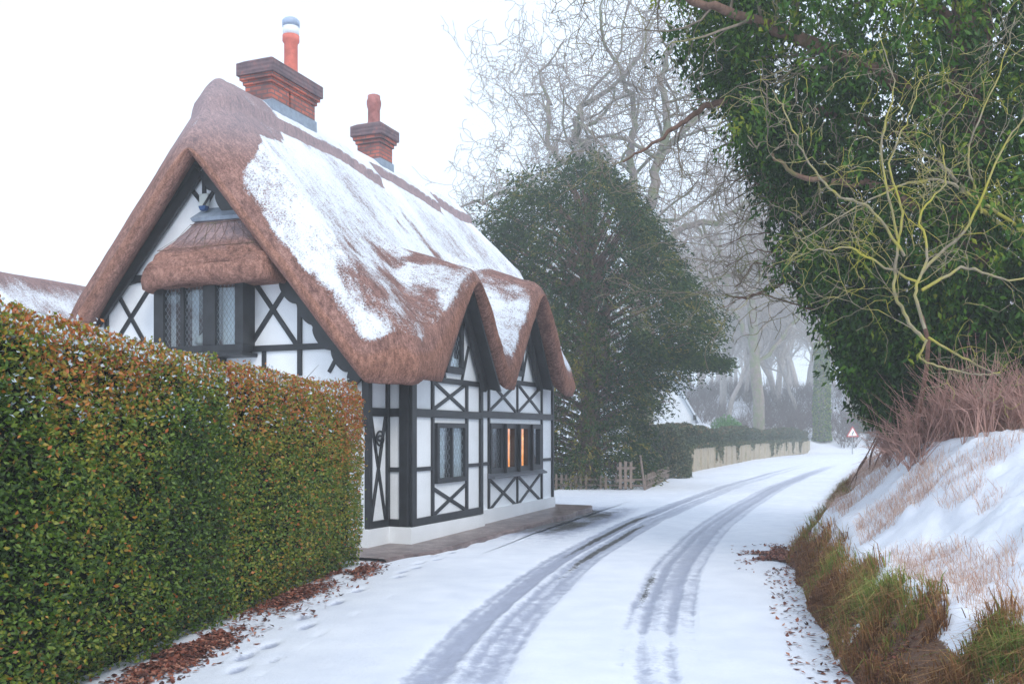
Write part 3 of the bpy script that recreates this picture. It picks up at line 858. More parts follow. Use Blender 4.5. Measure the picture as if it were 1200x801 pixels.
drape('y', SY + .08, w2b - .42, w2b - .1, w2z0, w2z1, M['curtain'], W2)
for fa, fb in ((.32, .50), (.63, .78)):     # curtains that glow themselves, imitating room light behind the middle lights
    drape('y', SY + .06, w2a + fa * (w2b - w2a), w2a + fb * (w2b - w2a), w2z0, w2z1 - .02, M['curtainglow'], W2, 'glowing_curtain', .015, 14)
# deep sloping sill shelf under the long window
mb = MB(); mb.add([(w2a - .08, SY - .16, w2z0 - .11), (w2b + .05, SY - .16, w2z0 - .11), (w2b + .05, SY, w2z0 - .11), (w2a - .08, SY, w2z0 - .11),
                   (w2a - .08, SY - .16, w2z0 - .08), (w2b + .05, SY - .16, w2z0 - .08), (w2b + .05, SY, w2z0 - .0), (w2a - .08, SY, w2z0 - .0)],
                  [(3, 2, 1, 0), (4, 5, 6, 7), (0, 1, 5, 4), (1, 2, 6, 5), (2, 3, 7, 6), (3, 0, 4, 7)])
mb.build('sill', simple('painted_sill', (.10, .11, .13), .5, .1), W2, bevel=.004)
for fx in (.235, .5, .765):
    a = w2a + fx * (w2b - w2a)
    MB().box(a - .035, a + .035, SY - .11, SY - .05, w2z0 - .03, w2z1 + .02).build('mullion', M['timber'], W2, bevel=.01)

# ---- dormer gables
HOODS = [(1.55, 4.34, .97, 1.43, 4.02), (4.62, 4.56, 1.2, 1.30, 4.22)]       # centre, peak, slope left, slope right, opening apex
for (hc, pk, sl_, sr_, ap), c, zb, px0, px1 in zip(HOODS, (0.0, SY), (zt, zt2), (519, 604), (537.5, 615.5)):
    wc = hc - .05; hw = .30
    wz0_, wz1_ = zb + .16, zb + 1.02
    d = plate('dormer', [(hc - 1.05, zb - .04), (hc + 1.05, zb - .04), (hc + .1, ap + .05), (hc - .1, ap + .05)],
              [[(wc - hw, wz0_), (wc + hw, wz0_), (wc + hw, wz1_), (wc - hw, wz1_)]], 'y', c - .003, .16, M['plaster'], cot)
    wn = window('y', c - .003, wc - hw, wc + hw, wz0_, wz1_, [(.14, .86)], parent=d, step=.10, frame=.08, sill=False)
    drape('y', c + .12, wc - hw + .02, wc + hw - .02, wz0_, wz1_, M['curtain'], wn)
    beam('brace', 'y', c, (wc + hw + .02, zb + .04), (wc + hw + .28, zb + .62), .055, .03, d)
    beam('brace', 'y', c, (wc - hw - .02, zb + .04), (wc - hw - .28, zb + .62), .055, .032, d)
    for sg in (-1, 1):
        bb = beam('bargeboard', 'y', c - .10, (hc + sg * (1.06 if sg > 0 else .86), zb - .08 if sg > 0 else zb + .25), (hc + sg * .02, ap + .02), .20, .05, d, back=.04)
    # boarded soffit reaching out under the thatch
    for sg in (-1, 1):
        p0 = (hc + 1.10, zb - .06) if sg > 0 else (hc - .9, zb + .25); p1 = (hc, ap + .10)
        V = [(p0[0], c - .36, p0[1] - .06), (p1[0], c - .30, p1[1]), (p1[0], c, p1[1]), (p0[0], c, p0[1])]
        V += [(v[0] + sg * .06, v[1], v[2] + .0) for v in V]
        MB().add(V, [(0, 1, 2, 3), (7, 6, 5, 4), (0, 4, 5, 1), (1, 5, 6, 2), (2, 6, 7, 3), (3, 7, 4, 0)]).build('soffit', M['timber'], d)

# ---- the thatch
ZF = (2.55, 2.55)
ny, nx = 190, 330
q = np.linspace(0, 1, ny); q = np.concatenate([np.linspace(0, .06, 12, endpoint=False), np.linspace(.06, .94, ny - 24), np.linspace(.94, 1, 13)[1:]])
Yg = -.42 + (5.98 + .42) * q
p_ = np.concatenate([np.linspace(0, .035, 12, endpoint=False), np.linspace(.035, .97, nx - 24), np.linspace(.97, 1, 13)[1:]])
def xmin(y): return -1.13 + .52 * sstep(.25, -.42, y) + .22 * sstep(5.4, 5.98, y)
def xmax(y): return 6.50 + np.clip(1.25 * (y + .42), 0, 3.55)
PP, YY = np.meshgrid(p_, Yg, indexing='ij')
XXg = xmin(YY) + (xmax(YY) - xmin(YY)) * PP
def hood(x, y, h, front=True):
    hc, pk, a_l, a_r, ap = h
    dx = x - hc; a = np.where(dx < 0, a_l, a_r)
    return pk - a * (np.sqrt(dx * dx + .16) - .40) + .34 * (y + .42) - 2.2 * np.maximum(y - 1.5, 0)
def hood_in(x, y, h):
    hc, pk, a_l, a_r, ap = h
    dx = x - hc
    return ap + .06 - 1.42 * (np.sqrt(dx * dx + .02) - .14) + .25 * (y + .3)
def roof_top(x, y):
    ay = np.sqrt((y - RIDGE_Y) ** 2 + .03) - .17
    main = RIDGE_Z - np.where(y < RIDGE_Y, 1.20, 1.55) * ay
    main = main + .10 * sstep(.9, -.42, y)              # kick at the eaves
    ridge = main.copy()
    capw = np.interp(x, [-1.2, -.6, .4, 2.4, 3.74, 3.76, 5.4, 6.48, 6.5, 7.6, 8.6], [.42, .36, .38, .36, .56, .24, .30, .48, .22, .38, .30])
    fr = 6.17 - 1.13 * (np.sqrt((y - 3.14) ** 2 + .02) - .14) + 1.55 * (x + 1.13)
    z = smin(main, fr, .30)
    far = RIDGE_Z - 1.32 * (x - 8.3)
    z = smin(z, far, .35)
    capd = np.minimum(1.0, np.maximum(ay, (RIDGE_Z - z) / 1.22 * .9))
    z = z + .14 * sstep(capw + .015, capw - .015, capd)
    for h in HOODS: z = smax(z, hood(x, y, h), .22)
    return z, np.abs(capd - capw - .015)
TOP, CAP = roof_top(XXg, YY)
ay = np.abs(YY - RIDGE_Y)
main_b = RIDGE_Z - np.where(YY < RIDGE_Y, 1.20, 1.55) * ay - .36 - .16 * sstep(-.3, 1.5, YY)
BOT = main_b
for h in HOODS: BOT = np.maximum(BOT, hood_in(XXg, YY, h))
gb_ = np.maximum(5.87 - 1.17 * np.abs(YY - 3.12) + 1.0 * np.maximum(XXg + 1.05, 0), 2.37)
BOT = smin(BOT, gb_, .08)
BOT = np.minimum(BOT, TOP - .16)
# rounding towards every edge
dE = np.minimum.reduce([(XXg - xmin(YY)), (xmax(YY) - XXg), (YY + .42), (5.98 - YY)])
r_ = .17; e = np.clip(dE, 0, r_); rd = r_ - np.sqrt(np.maximum(0, r_ ** 2 - (r_ - e) ** 2))
TOP = TOP - rd
BOT = np.minimum(BOT + rd * .45, TOP - .05)
TOP = TOP + .035 * (fbm(XXg * 1.3, YY * 1.3, 101) - .5) + .03 * (fbm(XXg * 6, YY * 4, 103) - .5)
wob = .05 * (fbm(XXg * 1.5, YY * 1.5, 107) - .5)
# snow distribution (heavier mid-slope, blown bare along the verge, thin at the eaves)
big = fbm(XXg * .9 + 3, YY * .9, 111, 4); med = fbm(XXg * 3.1, YY * 2.2, 113, 4)
xb = -1.24 + 1.80 * sstep(2.0, 2.75, YY + .5 * (med - .5))
snow = .84 * sstep(xb, xb + .22, XXg - .35 * (fbm(YY * 2.6, XXg * 1.2, 117) - .45)) + .0
snow = snow * (1 - .22 * sstep(1.0, -.1, YY + 1.2 * (big - .5)) * sstep(2.2, -.2, XXg)) + ((med - .5) * 1.5 + (big - .5) * 1.1) * (.55 + .45 * sstep(2.6, 1.2, YY)) + .30 * (fbm(XXg * 3.2, YY * .7, 301, 4) - .5)
for k, h in enumerate(HOODS):        # hood crowns stay bare at their lip
    hh = hood(XXg, YY, h)
    on = sstep(.16, .0, np.abs(TOP - hh + .02)) * sstep(1.3, .6, YY)
    snow = snow - (.55, .30)[k] * on * gap(XXg, h[0] - .25, .42, .25)
snow = snow + .10 * sstep(6.2, 6.9, TOP) * sstep(-.2, .8, XXg) + .14 * sstep(4.5, 5.5, TOP) * sstep(1.2, 2.5, XXg)
snow = snow - .9 * sstep(.06, .0, dE)
snow = np.where(YY > RIDGE_Y + .1, snow * .4 + .15 * sstep(0, 1, XXg), snow)
snow = np.minimum(snow, .70 + .12 * sstep(1.8, 3.0, YY) + .5 * (fbm(XXg * 1.7, YY * .8, 411) - .45)) + .28 * (fbm(XXg * 5, YY * 5, 119) - .5) * gap(XXg, -.75, .35, .3)
snow = snow - 1.1 * sstep(.05, .03, CAP) * sstep(-.4, .2, XXg)
dust = sstep(5.6, 6.6, TOP) * .7
TOPV = np.stack([XXg + wob * sstep(.2, 0, dE), YY, TOP], -1); BOTV = np.stack([XXg + wob * sstep(.2, 0, dE), YY, BOT], -1)
a_, b_n = XXg.shape
ii = (np.arange(a_ - 1)[:, None] * b_n + np.arange(b_n - 1)[None, :]).ravel(); NN = a_ * b_n
Ft = np.stack([ii, ii + b_n, ii + b_n + 1, ii + 1], 1); Fb = np.stack([ii + 1, ii + b_n + 1, ii + b_n, ii], 1) + NN
# edge walls with 3 intermediate rows bulging outward
ring = np.concatenate([np.arange(a_) * b_n, (a_ - 1) * b_n + np.arange(1, b_n), (np.arange(a_ - 2, -1, -1)) * b_n + b_n - 1, np.arange(b_n - 2, 0, -1)])
tv = TOPV.reshape(-1, 3)[ring]; bv = BOTV.reshape(-1, 3)[ring]
tan = np.roll(tv, -1, 0) - np.roll(tv, 1, 0); out = np.stack([tan[:, 1], -tan[:, 0], 0 * tan[:, 0]], 1); out /= np.linalg.norm(out, axis=1, keepdims=True) + 1e-9
cen = np.array([3, 2.8, 0]); sgn = np.sign(((tv - cen) * [1, 1, 0] * out).sum(1)); out *= np.median(sgn)
ext = []; K = 5
for k in range(1, K):
    f_ = k / K; bul = .05 * math.sin(math.pi * f_) + .018 * (fbm(tv[:, 0] * 6 + k, tv[:, 1] * 6 + tv[:, 2] * 4, 130) - .5) * 2
    ext.append(tv * (1 - f_) + bv * f_ + out * np.asarray(bul)[:, None])
nR = len(ring); lay = [ring] + [2 * NN + k * nR + np.arange(nR) for k in range(K - 1)] + [ring + NN]
Fe = []
for l0_, l1_ in zip(lay[:-1], lay[1:]):
    Fe.append(np.stack([l0_, l1_, np.roll(l1_, -1), np.roll(l0_, -1)], 1))
Vr = np.concatenate([TOPV.reshape(-1, 3), BOTV.reshape(-1, 3)] + ext)
sn = np.concatenate([snow.ravel(), np.full(NN + nR * (K - 1), -1.0)])
ru = np.concatenate([(.12 + .3 * sstep(.5, 0, dE)).ravel(), np.full(NN, .6), np.full(nR * (K - 1), .95)])
du = np.concatenate([dust.ravel(), np.zeros(NN + nR * (K - 1))])
roof = mesh_np('thatched_roof', Vr, [np.concatenate([Ft, Fb] + Fe)], M['thatch'], cot, True, {'snow': sn, 'rust': ru, 'dust': du})

# ---- chimneys (parts of the roof)
def chimney(x0, x1, y0, y1, zt_, pot, double):
    m = MB(); i_ = .11
    if double:
        xm = x0 + (x1 - x0) * .42
        m.box(x0 + i_, xm - .03, y0 + i_, y1 - i_, 6.5, zt_ - .36); m.box(xm + .03, x1 - i_, y0 + i_, y1 - i_, 6.5, zt_ - .36)
        m.box(x0 + i_ + .02, x1 - i_ - .02, y0 + i_ + .04, y1 - i_ - .04, 6.5, zt_ - .36)
    else:
        m.box(x0 + i_, x1 - i_, y0 + i_, y1 - i_, 6.5, zt_ - .36)
    m.box(x0 + .08, x1 - .08, y0 + .08, y1 - .08, zt_ - .42, zt_ - .345)
    m.box(x0 + .04, x1 - .04, y0 + .04, y1 - .04, zt_ - .345, zt_ - .275)
    st = m.build('chimney', M['brick'], cot)
    c = MB(); c.box(x0, x1, y0, y1, zt_ - .275, zt_ - .06); c.frustum((x0 + .01, x1 - .01, y0 + .01, y1 - .01), (x0 + .1, x1 - .1, y0 + .1, y1 - .1), zt_ - .06, zt_)
    c.build('cap', M['sooty'], st, bevel=.008)
    f = MB(); f.box(x0 + i_ - .02, x1 - i_ + .02, y0 + i_ - .03, y1 - i_ + .03, 6.5, RIDGE_Z + .10)
    # apron laid down the slope in front
    f.add([(x0 + i_ - .05, y0 + i_ - .35, RIDGE_Z - .78), (x1 - i_ + .05, y0 + i_ - .35, RIDGE_Z - .78), (x1 - i_ + .05, y0 + i_, RIDGE_Z - .28), (x0 + i_ - .05, y0 + i_, RIDGE_Z - .28),
           (x0 + i_ - .05, y0 + i_ - .35, RIDGE_Z - .9), (x1 - i_ + .05, y0 + i_ - .35, RIDGE_Z - .9), (x1 - i_ + .05, y0 + i_, RIDGE_Z - .9), (x0 + i_ - .05, y0 + i_, RIDGE_Z - .9)],
          [(0, 1, 2, 3), (7, 6, 5, 4), (0, 4, 5, 1), (1, 5, 6, 2), (2, 6, 7, 3), (3, 7, 4, 0)])
    f.build('flashing', M['lead'], st)
    pot(st)
    return st
def pot1(st):
    c = (1.62, 3.25); z = 8.0
    MB().lathe([(.135, z - .05), (.12, z + .1), (.12, z + .62), (.15, z + .66), (.15, z + .76)], c, 24).build('pot', M['terracotta'], st, True)
    MB().lathe([(.142, z + .76), (.142, z + .92)], c, 24).build('cowl_band', M['cowlw'], st, True)
    MB().lathe([(.15, z + .92), (.155, z + 1.02), (.12, z + 1.06)], c, 24).build('cowl', M['cowl'], st, True)
def pot2(st):
    c = (4.60, 3.3); z = 8.02
    MB().lathe([(.15, z - .05), (.145, z + .05), (.125, z + .15), (.125, z + .38), (.15, z + .48), (.15, z + .56), (.13, z + .60), (.13, z + .67), (.09, z + .69)], c, 24).build('pot', M['terracotta_old'], st, True)
chimney(.62, 2.12, 2.9, 3.66, 8.03, pot1, True)
chimney(4.28, 5.02, 2.93, 3.68, 8.07, pot2, False)

# ---- bay window on the gable
by0, by1 = on_x(285, 370, g - .28)[0], on_x(183, 370, g - .28)[0]
bz0, bz1 = 2.94, 4.06
bay = window('x', g - .26, by0, by1, bz0, bz1, [(.08, .30), (.44, .66), (.70, .90)], parent=cot, frame=.09, step=.075, depth=.1, part='bay_window', sill=False)
mb = MB(); mb.box(g - .22, g, by0, by0 + .05, bz0, bz1); mb.box(g - .22, g, by1 - .05, by1, bz0, bz1); mb.box(g - .24, g - .01, by0 + .05, by1 - .05, bz0 - .03, bz0 + .02)
mb.build('cheek', M['timber'], bay)
MB().box(g - .40, g - .005, by0 - .06, by1 + .06, bz0 - .09, bz0 - .031).build('sill', M['timber'], bay, bevel=.01)
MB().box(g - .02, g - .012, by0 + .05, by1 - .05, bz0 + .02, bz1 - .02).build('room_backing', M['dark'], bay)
W_ = by1 - by0
drape('x', g - .06, by0 + .04, by0 + .34 * W_, bz0 + .05, bz1 - .05, M['curtain'], bay, amp=.012)
drape('x', g - .08, by0 + .60 * W_, by0 + .67 * W_, bz0 + .05, bz1 - .05, M['curtain'], bay, amp=.012, n=6); drape('x', g - .08, by1 - .13 * W_, by1 - .08 * W_, bz0 + .05, bz1 - .05, M['curtain'], bay, amp=.012, n=6)
MB().lathe([(.06, bz0 + .09), (.13, bz0 + .15), (.11, bz0 + .22), (.05, bz0 + .27), (.02, bz0 + .30)], (g - .13, by0 + .52 * W_), 14).build('ornament', M['pale'], bay, True)
cor = MB()
yc_ = on_x(256, 410, g)[0]
cor.frustum((g - .12, g, yc_ - .1, yc_ + .1), (g - .3, g, yc_ - .16, yc_ + .16), bz0 - .42, bz0 - .09); cor.build('corbel', M['timber'], bay)
beam('bracket', 'x', g - .05, (yc_ - .1, bz0 - .12), (yc_ - .28, bz0 - .42), .07, .04, bay)
# thatched hood over the bay: rings of a swept profile
hy0, hy1 = on_x(307, 325, g - .7)[0], on_x(154, 330, g - .7)[0]
def hood_ring(z, y0, y1, out, n=40):
    """plan outline from wall to wall: left side, rounded corners, front"""
    pts = []
    rr = min(.22, out * .6)
    x = g - out
    pts.append((g + .1, y0))
    for k in range(7):
        a = k / 6 * math.pi / 2; pts.append((x + rr - rr * math.sin(a), y0 + rr - rr * math.cos(a)))
    m_ = 26
    for k in range(1, m_):
        yy = y0 + rr + (y1 - y0 - 2 * rr) * k / m_; pts.append((x, yy))
    for k in range(7):
        a = k / 6 * math.pi / 2; pts.append((x + rr - rr * math.cos(a), y1 - rr + rr * math.sin(a)))
    pts.append((g + .1, y1))
    return [(p[0], p[1], z) for p in pts]
cyh = (hy0 + hy1) / 2; hw = (hy1 - hy0) / 2
prof = [(3.97, .90, .42), (3.94, .97, .52), (3.97, 1.0, .60), (4.08, 1.01, .63), (4.20, .99, .62), (4.22, .972, .595), (4.245, .985, .61), (4.34, .96, .57), (4.385, .935, .545), (4.40, .90, .52), (4.43, .875, .50), (4.52, .79, .44),
        (4.66, .665, .355), (4.80, .54, .275), (4.95, .42, .19), (5.02, .34, .12)]
V = []; Fs = []
for k, (z, wf, ou) in enumerate(prof):
    rg_ = hood_ring(z, cyh - hw * wf, cyh + hw * wf, ou)
    nn_ = len(rg_)
    for j, v in enumerate(rg_):
        f_ = vnoise(v[1] * 5, z * 7, 150); V.append((v[0] - .03 * (float(f_) - .5), v[1], v[2] + .025 * math.sin(v[1] * 4 + k) * (k < 12) - .05 * abs((v[1] - cyh) / hw) * (k < 10)))
for k in range(len(prof) - 1):
    for j in range(nn_ - 1): Fs.append((k * nn_ + j, k * nn_ + j + 1, (k + 1) * nn_ + j + 1, (k + 1) * nn_ + j))
Fs.append(tuple(range(nn_))); Fs.append(tuple((len(prof) - 1) * nn_ + j for j in range(nn_))[::-1])
Fs = [list(f) for f in Fs]
bh = MB().add(V, Fs).build('thatched_hood', M['thatch'], bay, True)
me = bh.data; zz = np.array([v.co.z for v in me.vertices])
for nm, vals in (('snow', np.full(len(zz), -.15)), ('rust', np.where(zz < 4.45, .75, .2)), ('dust', np.where(zz > 4.6, .5, .0))):
    at = me.attributes.new(nm, 'FLOAT', 'POINT'); at.data.foreach_set('value', vals.astype(np.float32))
# crossed spars (ligger pattern) on the hood
sp = MB()
def hs(z): return g - float(np.interp(z, [4.43, 4.52, 4.66, 4.80, 4.95], [.50, .44, .355, .275, .19])) - .02
def hwf(z): return float(np.interp(z, [4.43, 4.95], [.80, .36])) * hw
for k in range(8):
    for sg in (-1, 1):
        pts = []
        for j in range(4):
            z = 4.50 + .13 * j; f = -1 + 2 * (k + .5 + sg * (j / 3 - .5) * .9) / 8
            pts.append((hs(z), cyh + f * hwf(z), z))
        sp.tube(pts, [.0035] * 4, 4)
for z in (4.49, 4.90): sp.tube([(hs(z), cyh - hwf(z), z), (hs(z) - .01, cyh, z), (hs(z), cyh + hwf(z), z)], [.007] * 3, 4)
sp.build('spars', M['bark_brown'], bh)
la, lb = cyh - .50, cyh + .44
MB().add([(g - .26, la - .03, 4.98), (g - .26, lb + .03, 5.00), (g - .005, lb - .05, 5.20), (g - .005, la + .08, 5.18), (g - .24, la, 4.93), (g - .24, lb, 4.95), (g, lb, 4.95), (g, la, 4.93)],
         [(0, 1, 2, 3), (7, 6, 5, 4), (0, 4, 5, 1), (1, 5, 6, 2), (2, 6, 7, 3), (3, 7, 4, 0)]).build('flashing', M['lead'], bay)

# security light above the bay
fl = on_x(238, 244, g - .2)
lt = thing('outdoor_lamp', 'small blue outdoor lamp fixed to the gable above the thatched bay hood', 'lamp', (0, 0, 0))
lt.location = Matrix.Translation((CX, CY, 0)) @ Matrix.Rotation(COT_RZ, 4, 'Z') @ Vector((g, fl[0], fl[1])); lt.rotation_euler = (0, 0, COT_RZ)
MB().frustum((-.22, -.15, -.05, .05), (-.24, -.13, -.07, .07), -.035, .035).build('lamp_head', M['blue'], lt, bevel=.01)
MB().tube([(-.19, 0, .04), (-.12, -.04, .18), (-.03, -.08, .34)], [.02, .018, .018], 6).build('arm', M['timber'], lt)
MB().box(-.10, -.04, .0, .17, .06, .26).build('sensor_box', M['pale'], lt, bevel=.012)

# ================================================================== low thatched wing on the far left
wing = thing('thatched_outbuilding', 'low thatched outbuilding with snow on its roof behind the hedge left of the cottage', 'outbuilding', (CX, CY, 0), COT_RZ)
yr, zr_ = 8.25, 4.62
mb = MB(); mb.box(-6, 4.5, 7.2, 9.3, -.05, 3.0); mb.build('wall', M['plaster'], wing)
xs_ = np.linspace(-6.6, 5, 140); ys_ = np.linspace(6.75, 9.75, 60)
Xw, Yw_ = np.meshgrid(xs_, ys_, indexing='ij')
Tz = zr_ - 1.02 * (np.sqrt((Yw_ - yr) ** 2 + .03) - .17) + .05 * (fbm(Xw, Yw_, 160) - .5); Tz = np.minimum(Tz, zr_ - .9 * (Xw - 3.5)) 
dE2 = np.minimum.reduce([Xw + 6.6, 5 - Xw, Yw_ - 6.75, 9.75 - Yw_]); e = np.clip(dE2, 0, .2); Tz = Tz - (.2 - np.sqrt(np.maximum(0, .04 - (.2 - e) ** 2)))
Bz = Tz - .38
a2, b2n = Xw.shape; i2 = (np.arange(a2 - 1)[:, None] * b2n + np.arange(b2n - 1)[None, :]).ravel(); N2 = a2 * b2n
rg2 = np.concatenate([np.arange(a2) * b2n, (a2 - 1) * b2n + np.arange(1, b2n), (np.arange(a2 - 2, -1, -1)) * b2n + b2n - 1, np.arange(b2n - 2, 0, -1)])
F2 = np.concatenate([np.stack([i2, i2 + b2n, i2 + b2n + 1, i2 + 1], 1), np.stack([i2 + 1, i2 + b2n + 1, i2 + b2n, i2], 1) + N2, np.stack([rg2, rg2 + N2, np.roll(rg2, -1) + N2, np.roll(rg2, -1)], 1)])
sn2 = .02 + .62 * gap(Yw_, 7.55, .35, .35) + (fbm(Xw * 1.2, Yw_ * 1.2, 170) - .5) * 1.3
mesh_np('thatched_roof', np.concatenate([np.stack([Xw, Yw_, Tz], -1).reshape(-1, 3), np.stack([Xw, Yw_, Bz], -1).reshape(-1, 3)]), F2, M['thatch'], wing, True,
        {'snow': np.concatenate([sn2.ravel(), np.full(N2, -1.)]), 'rust': np.full(2 * N2, .2), 'dust': np.full(2 * N2, .35)})

# ---- pavement strip at the foot of the front wall
def cw(x, y, z):
    v = Matrix.Translation((CX, CY, 0)) @ Matrix.Rotation(COT_RZ, 4, 'Z') @ Vector((x, y, z)); return tuple(v)
xs_ = np.linspace(-1.6, 7.3, 60); V = []; Fs = []
for k, x in enumerate(xs_):
    wd = .62 - .22 * float(sstep(-.3, -1.6, x)) - .12 * float(sstep(5.5, 7.3, x)) + .10 * float(vnoise(x * 2, 0, 9))
    z = .045 + .06 * max(0, x) / 6
    V += [cw(x, -.05 - wd, -.05), cw(x, -.05 - wd, z - .02), cw(x, -.05 - wd + .04, z), cw(x, .8, z + .01)]
for k in range(len(xs_) - 1):
    for j in range(3): Fs.append((k * 4 + j, k * 4 + 4 + j, k * 4 + 5 + j, k * 4 + 1 + j))
tag(MB().add(V, Fs).build('pavement', M['pave']), kind='structure')

# ================================================================== near hedges
def hedge(path, height, thick, nleaf, label, seed, lsize=(.035, .06), tintbias=0.0, mat='hedge', name='hedge', group=None, topbias=.28, noise_amp=.10, cap0=True, cap1=True, droop=0.0):
    """path: list of (x, y) of the front face line; hedge body lies to its left"""
    r = np.random.default_rng(seed); P0 = np.array(path, float); seg = np.diff(P0, axis=0); L = np.hypot(seg[:, 0], seg[:, 1]); S = np.concatenate([[0], np.cumsum(L)]); LT = S[-1]
    def at(s):
        x = np.interp(s, S, P0[:, 0]); y = np.interp(s, S, P0[:, 1]); k = np.clip(np.searchsorted(S, s, side='right') - 1, 0, len(L) - 1)
        t = seg[k] / L[k][:, None]; return np.stack([x, y], 1), np.stack([-t[:, 1], t[:, 0]], 1), t
    H = height if callable(height) else (lambda s: height + 0 * s)
    root = thing(name, label, 'hedge', (float(P0[0][0]), float(P0[0][1]), 0), group=group)
    org = np.array([P0[0][0], P0[0][1], 0])
    # faces: front, top, end caps, back(sparse)
    A = LT * H(np.array([LT / 2]))[0]; At = LT * thick; Ae = thick * H(np.array([0.0]))[0]
    tot = A + At + 2 * Ae + .4 * A
    def mk(n, f):
        if f == 'front': s = r.uniform(0, LT, n); d = np.zeros(n); h = r.random(n) ** .9
        elif f == 'back': s = r.uniform(0, LT, n); d = np.full(n, thick); h = r.random(n)
        elif f == 'top': s = r.uniform(0, LT, n); d = r.uniform(0, thick, n); h = np.ones(n)
        elif f == 'e0': s = np.zeros(n); d = r.uniform(0, thick, n); h = r.random(n)
        else: s = np.full(n, LT); d = r.uniform(0, thick, n); h = r.random(n)
        return s, d, h, np.full(n, {'front': 0, 'back': 1, 'top': 2, 'e0': 3, 'e1': 4}[f])
    sets = [mk(int(nleaf * A / tot), 'front'), mk(int(nleaf * .4 * A / tot), 'back'), mk(int(nleaf * At / tot * 1.3), 'top'), mk(int(nleaf * Ae / tot), 'e0'), mk(int(nleaf * Ae / tot), 'e1')]
    s, d, h, fc = [np.concatenate([q_[k] for q_ in sets]) for k in range(4)]
    xy, nrm, tg = at(s); hh = H(s)
    # surface undulation, rounding at shoulders, inward at foot
    und = noise_amp * (fbm(s * .9, h * 2.2, seed) - .5) * 2 + noise_amp * .6 * (fbm(s * 4, h * 8, seed + 3) - .5) * 2
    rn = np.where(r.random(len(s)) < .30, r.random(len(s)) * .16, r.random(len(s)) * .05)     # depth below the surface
    stick = np.where(r.random(len(s)) < .06, r.random(len(s)) * .07, 0)
    inn = und + rn - stick
    z = h * hh; sh = sstep(.90, 1.0, h) * .16 * (fc != 2) + .10 * sstep(.16, 0, h)
    off = np.where(fc == 0, inn + sh, np.where(fc == 1, thick - inn - sh, np.clip(d, .04, thick - .04)))
    z = np.where(fc == 2, hh - np.abs(und) * .7 - rn + stick - .12 * (sstep(.2, 0, d) + sstep(thick - .2, thick, d)), z)
    ss = np.where(fc == 3, inn + sh, np.where(fc == 4, -inn - sh, 0))
    P = np.stack([xy[:, 0] + nrm[:, 0] * off + tg[:, 0] * ss, xy[:, 1] + nrm[:, 1] * off + tg[:, 1] * ss, np.maximum(z, .02)], 1)
    outn = np.where((fc == 0)[:, None], -np.c_[nrm, 0 * s], np.where((fc == 1)[:, None], np.c_[nrm, 0 * s], np.where((fc == 3)[:, None], -np.c_[tg, 0 * s], np.where((fc == 4)[:, None], np.c_[tg, 0 * s], np.array([0, 0, 1.])))))
    D = outn * .7 + r.normal(0, .75, (len(s), 3)) + [0, 0, .1 - droop]
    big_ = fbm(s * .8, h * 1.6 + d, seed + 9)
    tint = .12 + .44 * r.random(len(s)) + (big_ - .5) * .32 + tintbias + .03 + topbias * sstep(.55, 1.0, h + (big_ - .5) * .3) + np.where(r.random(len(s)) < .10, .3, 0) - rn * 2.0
    tint = np.minimum(tint, .93)
    tint = np.where((fc == 2) & (r.random(len(s)) < .22), 1.0, tint)
    tint = np.where((h > .72) & (r.random(len(s)) < .05), 1.0, tint)
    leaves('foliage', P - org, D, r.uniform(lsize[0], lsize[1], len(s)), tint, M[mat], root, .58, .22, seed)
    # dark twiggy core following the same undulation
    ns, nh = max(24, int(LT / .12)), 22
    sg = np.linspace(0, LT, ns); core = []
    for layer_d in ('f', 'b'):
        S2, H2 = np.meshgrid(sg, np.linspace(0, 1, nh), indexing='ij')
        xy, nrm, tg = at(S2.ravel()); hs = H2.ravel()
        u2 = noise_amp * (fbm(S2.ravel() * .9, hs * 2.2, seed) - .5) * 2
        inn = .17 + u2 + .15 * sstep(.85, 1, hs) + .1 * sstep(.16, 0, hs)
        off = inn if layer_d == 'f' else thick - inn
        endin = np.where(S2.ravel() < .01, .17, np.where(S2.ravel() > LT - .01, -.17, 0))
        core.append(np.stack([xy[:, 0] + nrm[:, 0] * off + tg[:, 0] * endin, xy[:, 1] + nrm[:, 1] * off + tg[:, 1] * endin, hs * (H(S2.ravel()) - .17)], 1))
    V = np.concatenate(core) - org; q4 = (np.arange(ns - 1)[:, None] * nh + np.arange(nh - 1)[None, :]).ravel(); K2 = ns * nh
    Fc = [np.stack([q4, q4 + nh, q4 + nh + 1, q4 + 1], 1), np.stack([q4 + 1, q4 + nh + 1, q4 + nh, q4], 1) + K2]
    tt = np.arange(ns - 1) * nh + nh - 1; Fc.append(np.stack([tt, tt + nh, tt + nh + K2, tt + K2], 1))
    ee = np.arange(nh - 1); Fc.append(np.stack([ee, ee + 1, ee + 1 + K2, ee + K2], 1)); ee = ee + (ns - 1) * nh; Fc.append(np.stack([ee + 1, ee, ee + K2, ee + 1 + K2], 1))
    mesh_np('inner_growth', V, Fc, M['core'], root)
    # twigs poking out
    tubes = []
    for k in range(int(LT * 60)):
        s_ = np.array([r.uniform(0, LT)]); xy, nrm, tg = at(s_); h_ = r.random() ** .7
        p0 = np.array([xy[0, 0] + nrm[0, 0] * .2, xy[0, 1] + nrm[0, 1] * .2, h_ * H(s_)[0] * .95])
        dd = np.array([-nrm[0, 0], -nrm[0, 1], .5]) * .6 + r.normal(0, .5, 3); dd /= np.linalg.norm(dd); l_ = r.uniform(.18, .30)
        tubes.append(([p0 - org, p0 + dd * l_ * .5 - org, p0 + dd * l_ + r.normal(0, .02, 3) - org], [.005, .004, .0015]))
    Vt, Ft_ = tube_arrays(tubes, 3); tag(mesh_np('twigs', Vt, Ft_, M['hedge_stem'], root), kind='stuff')
    return root
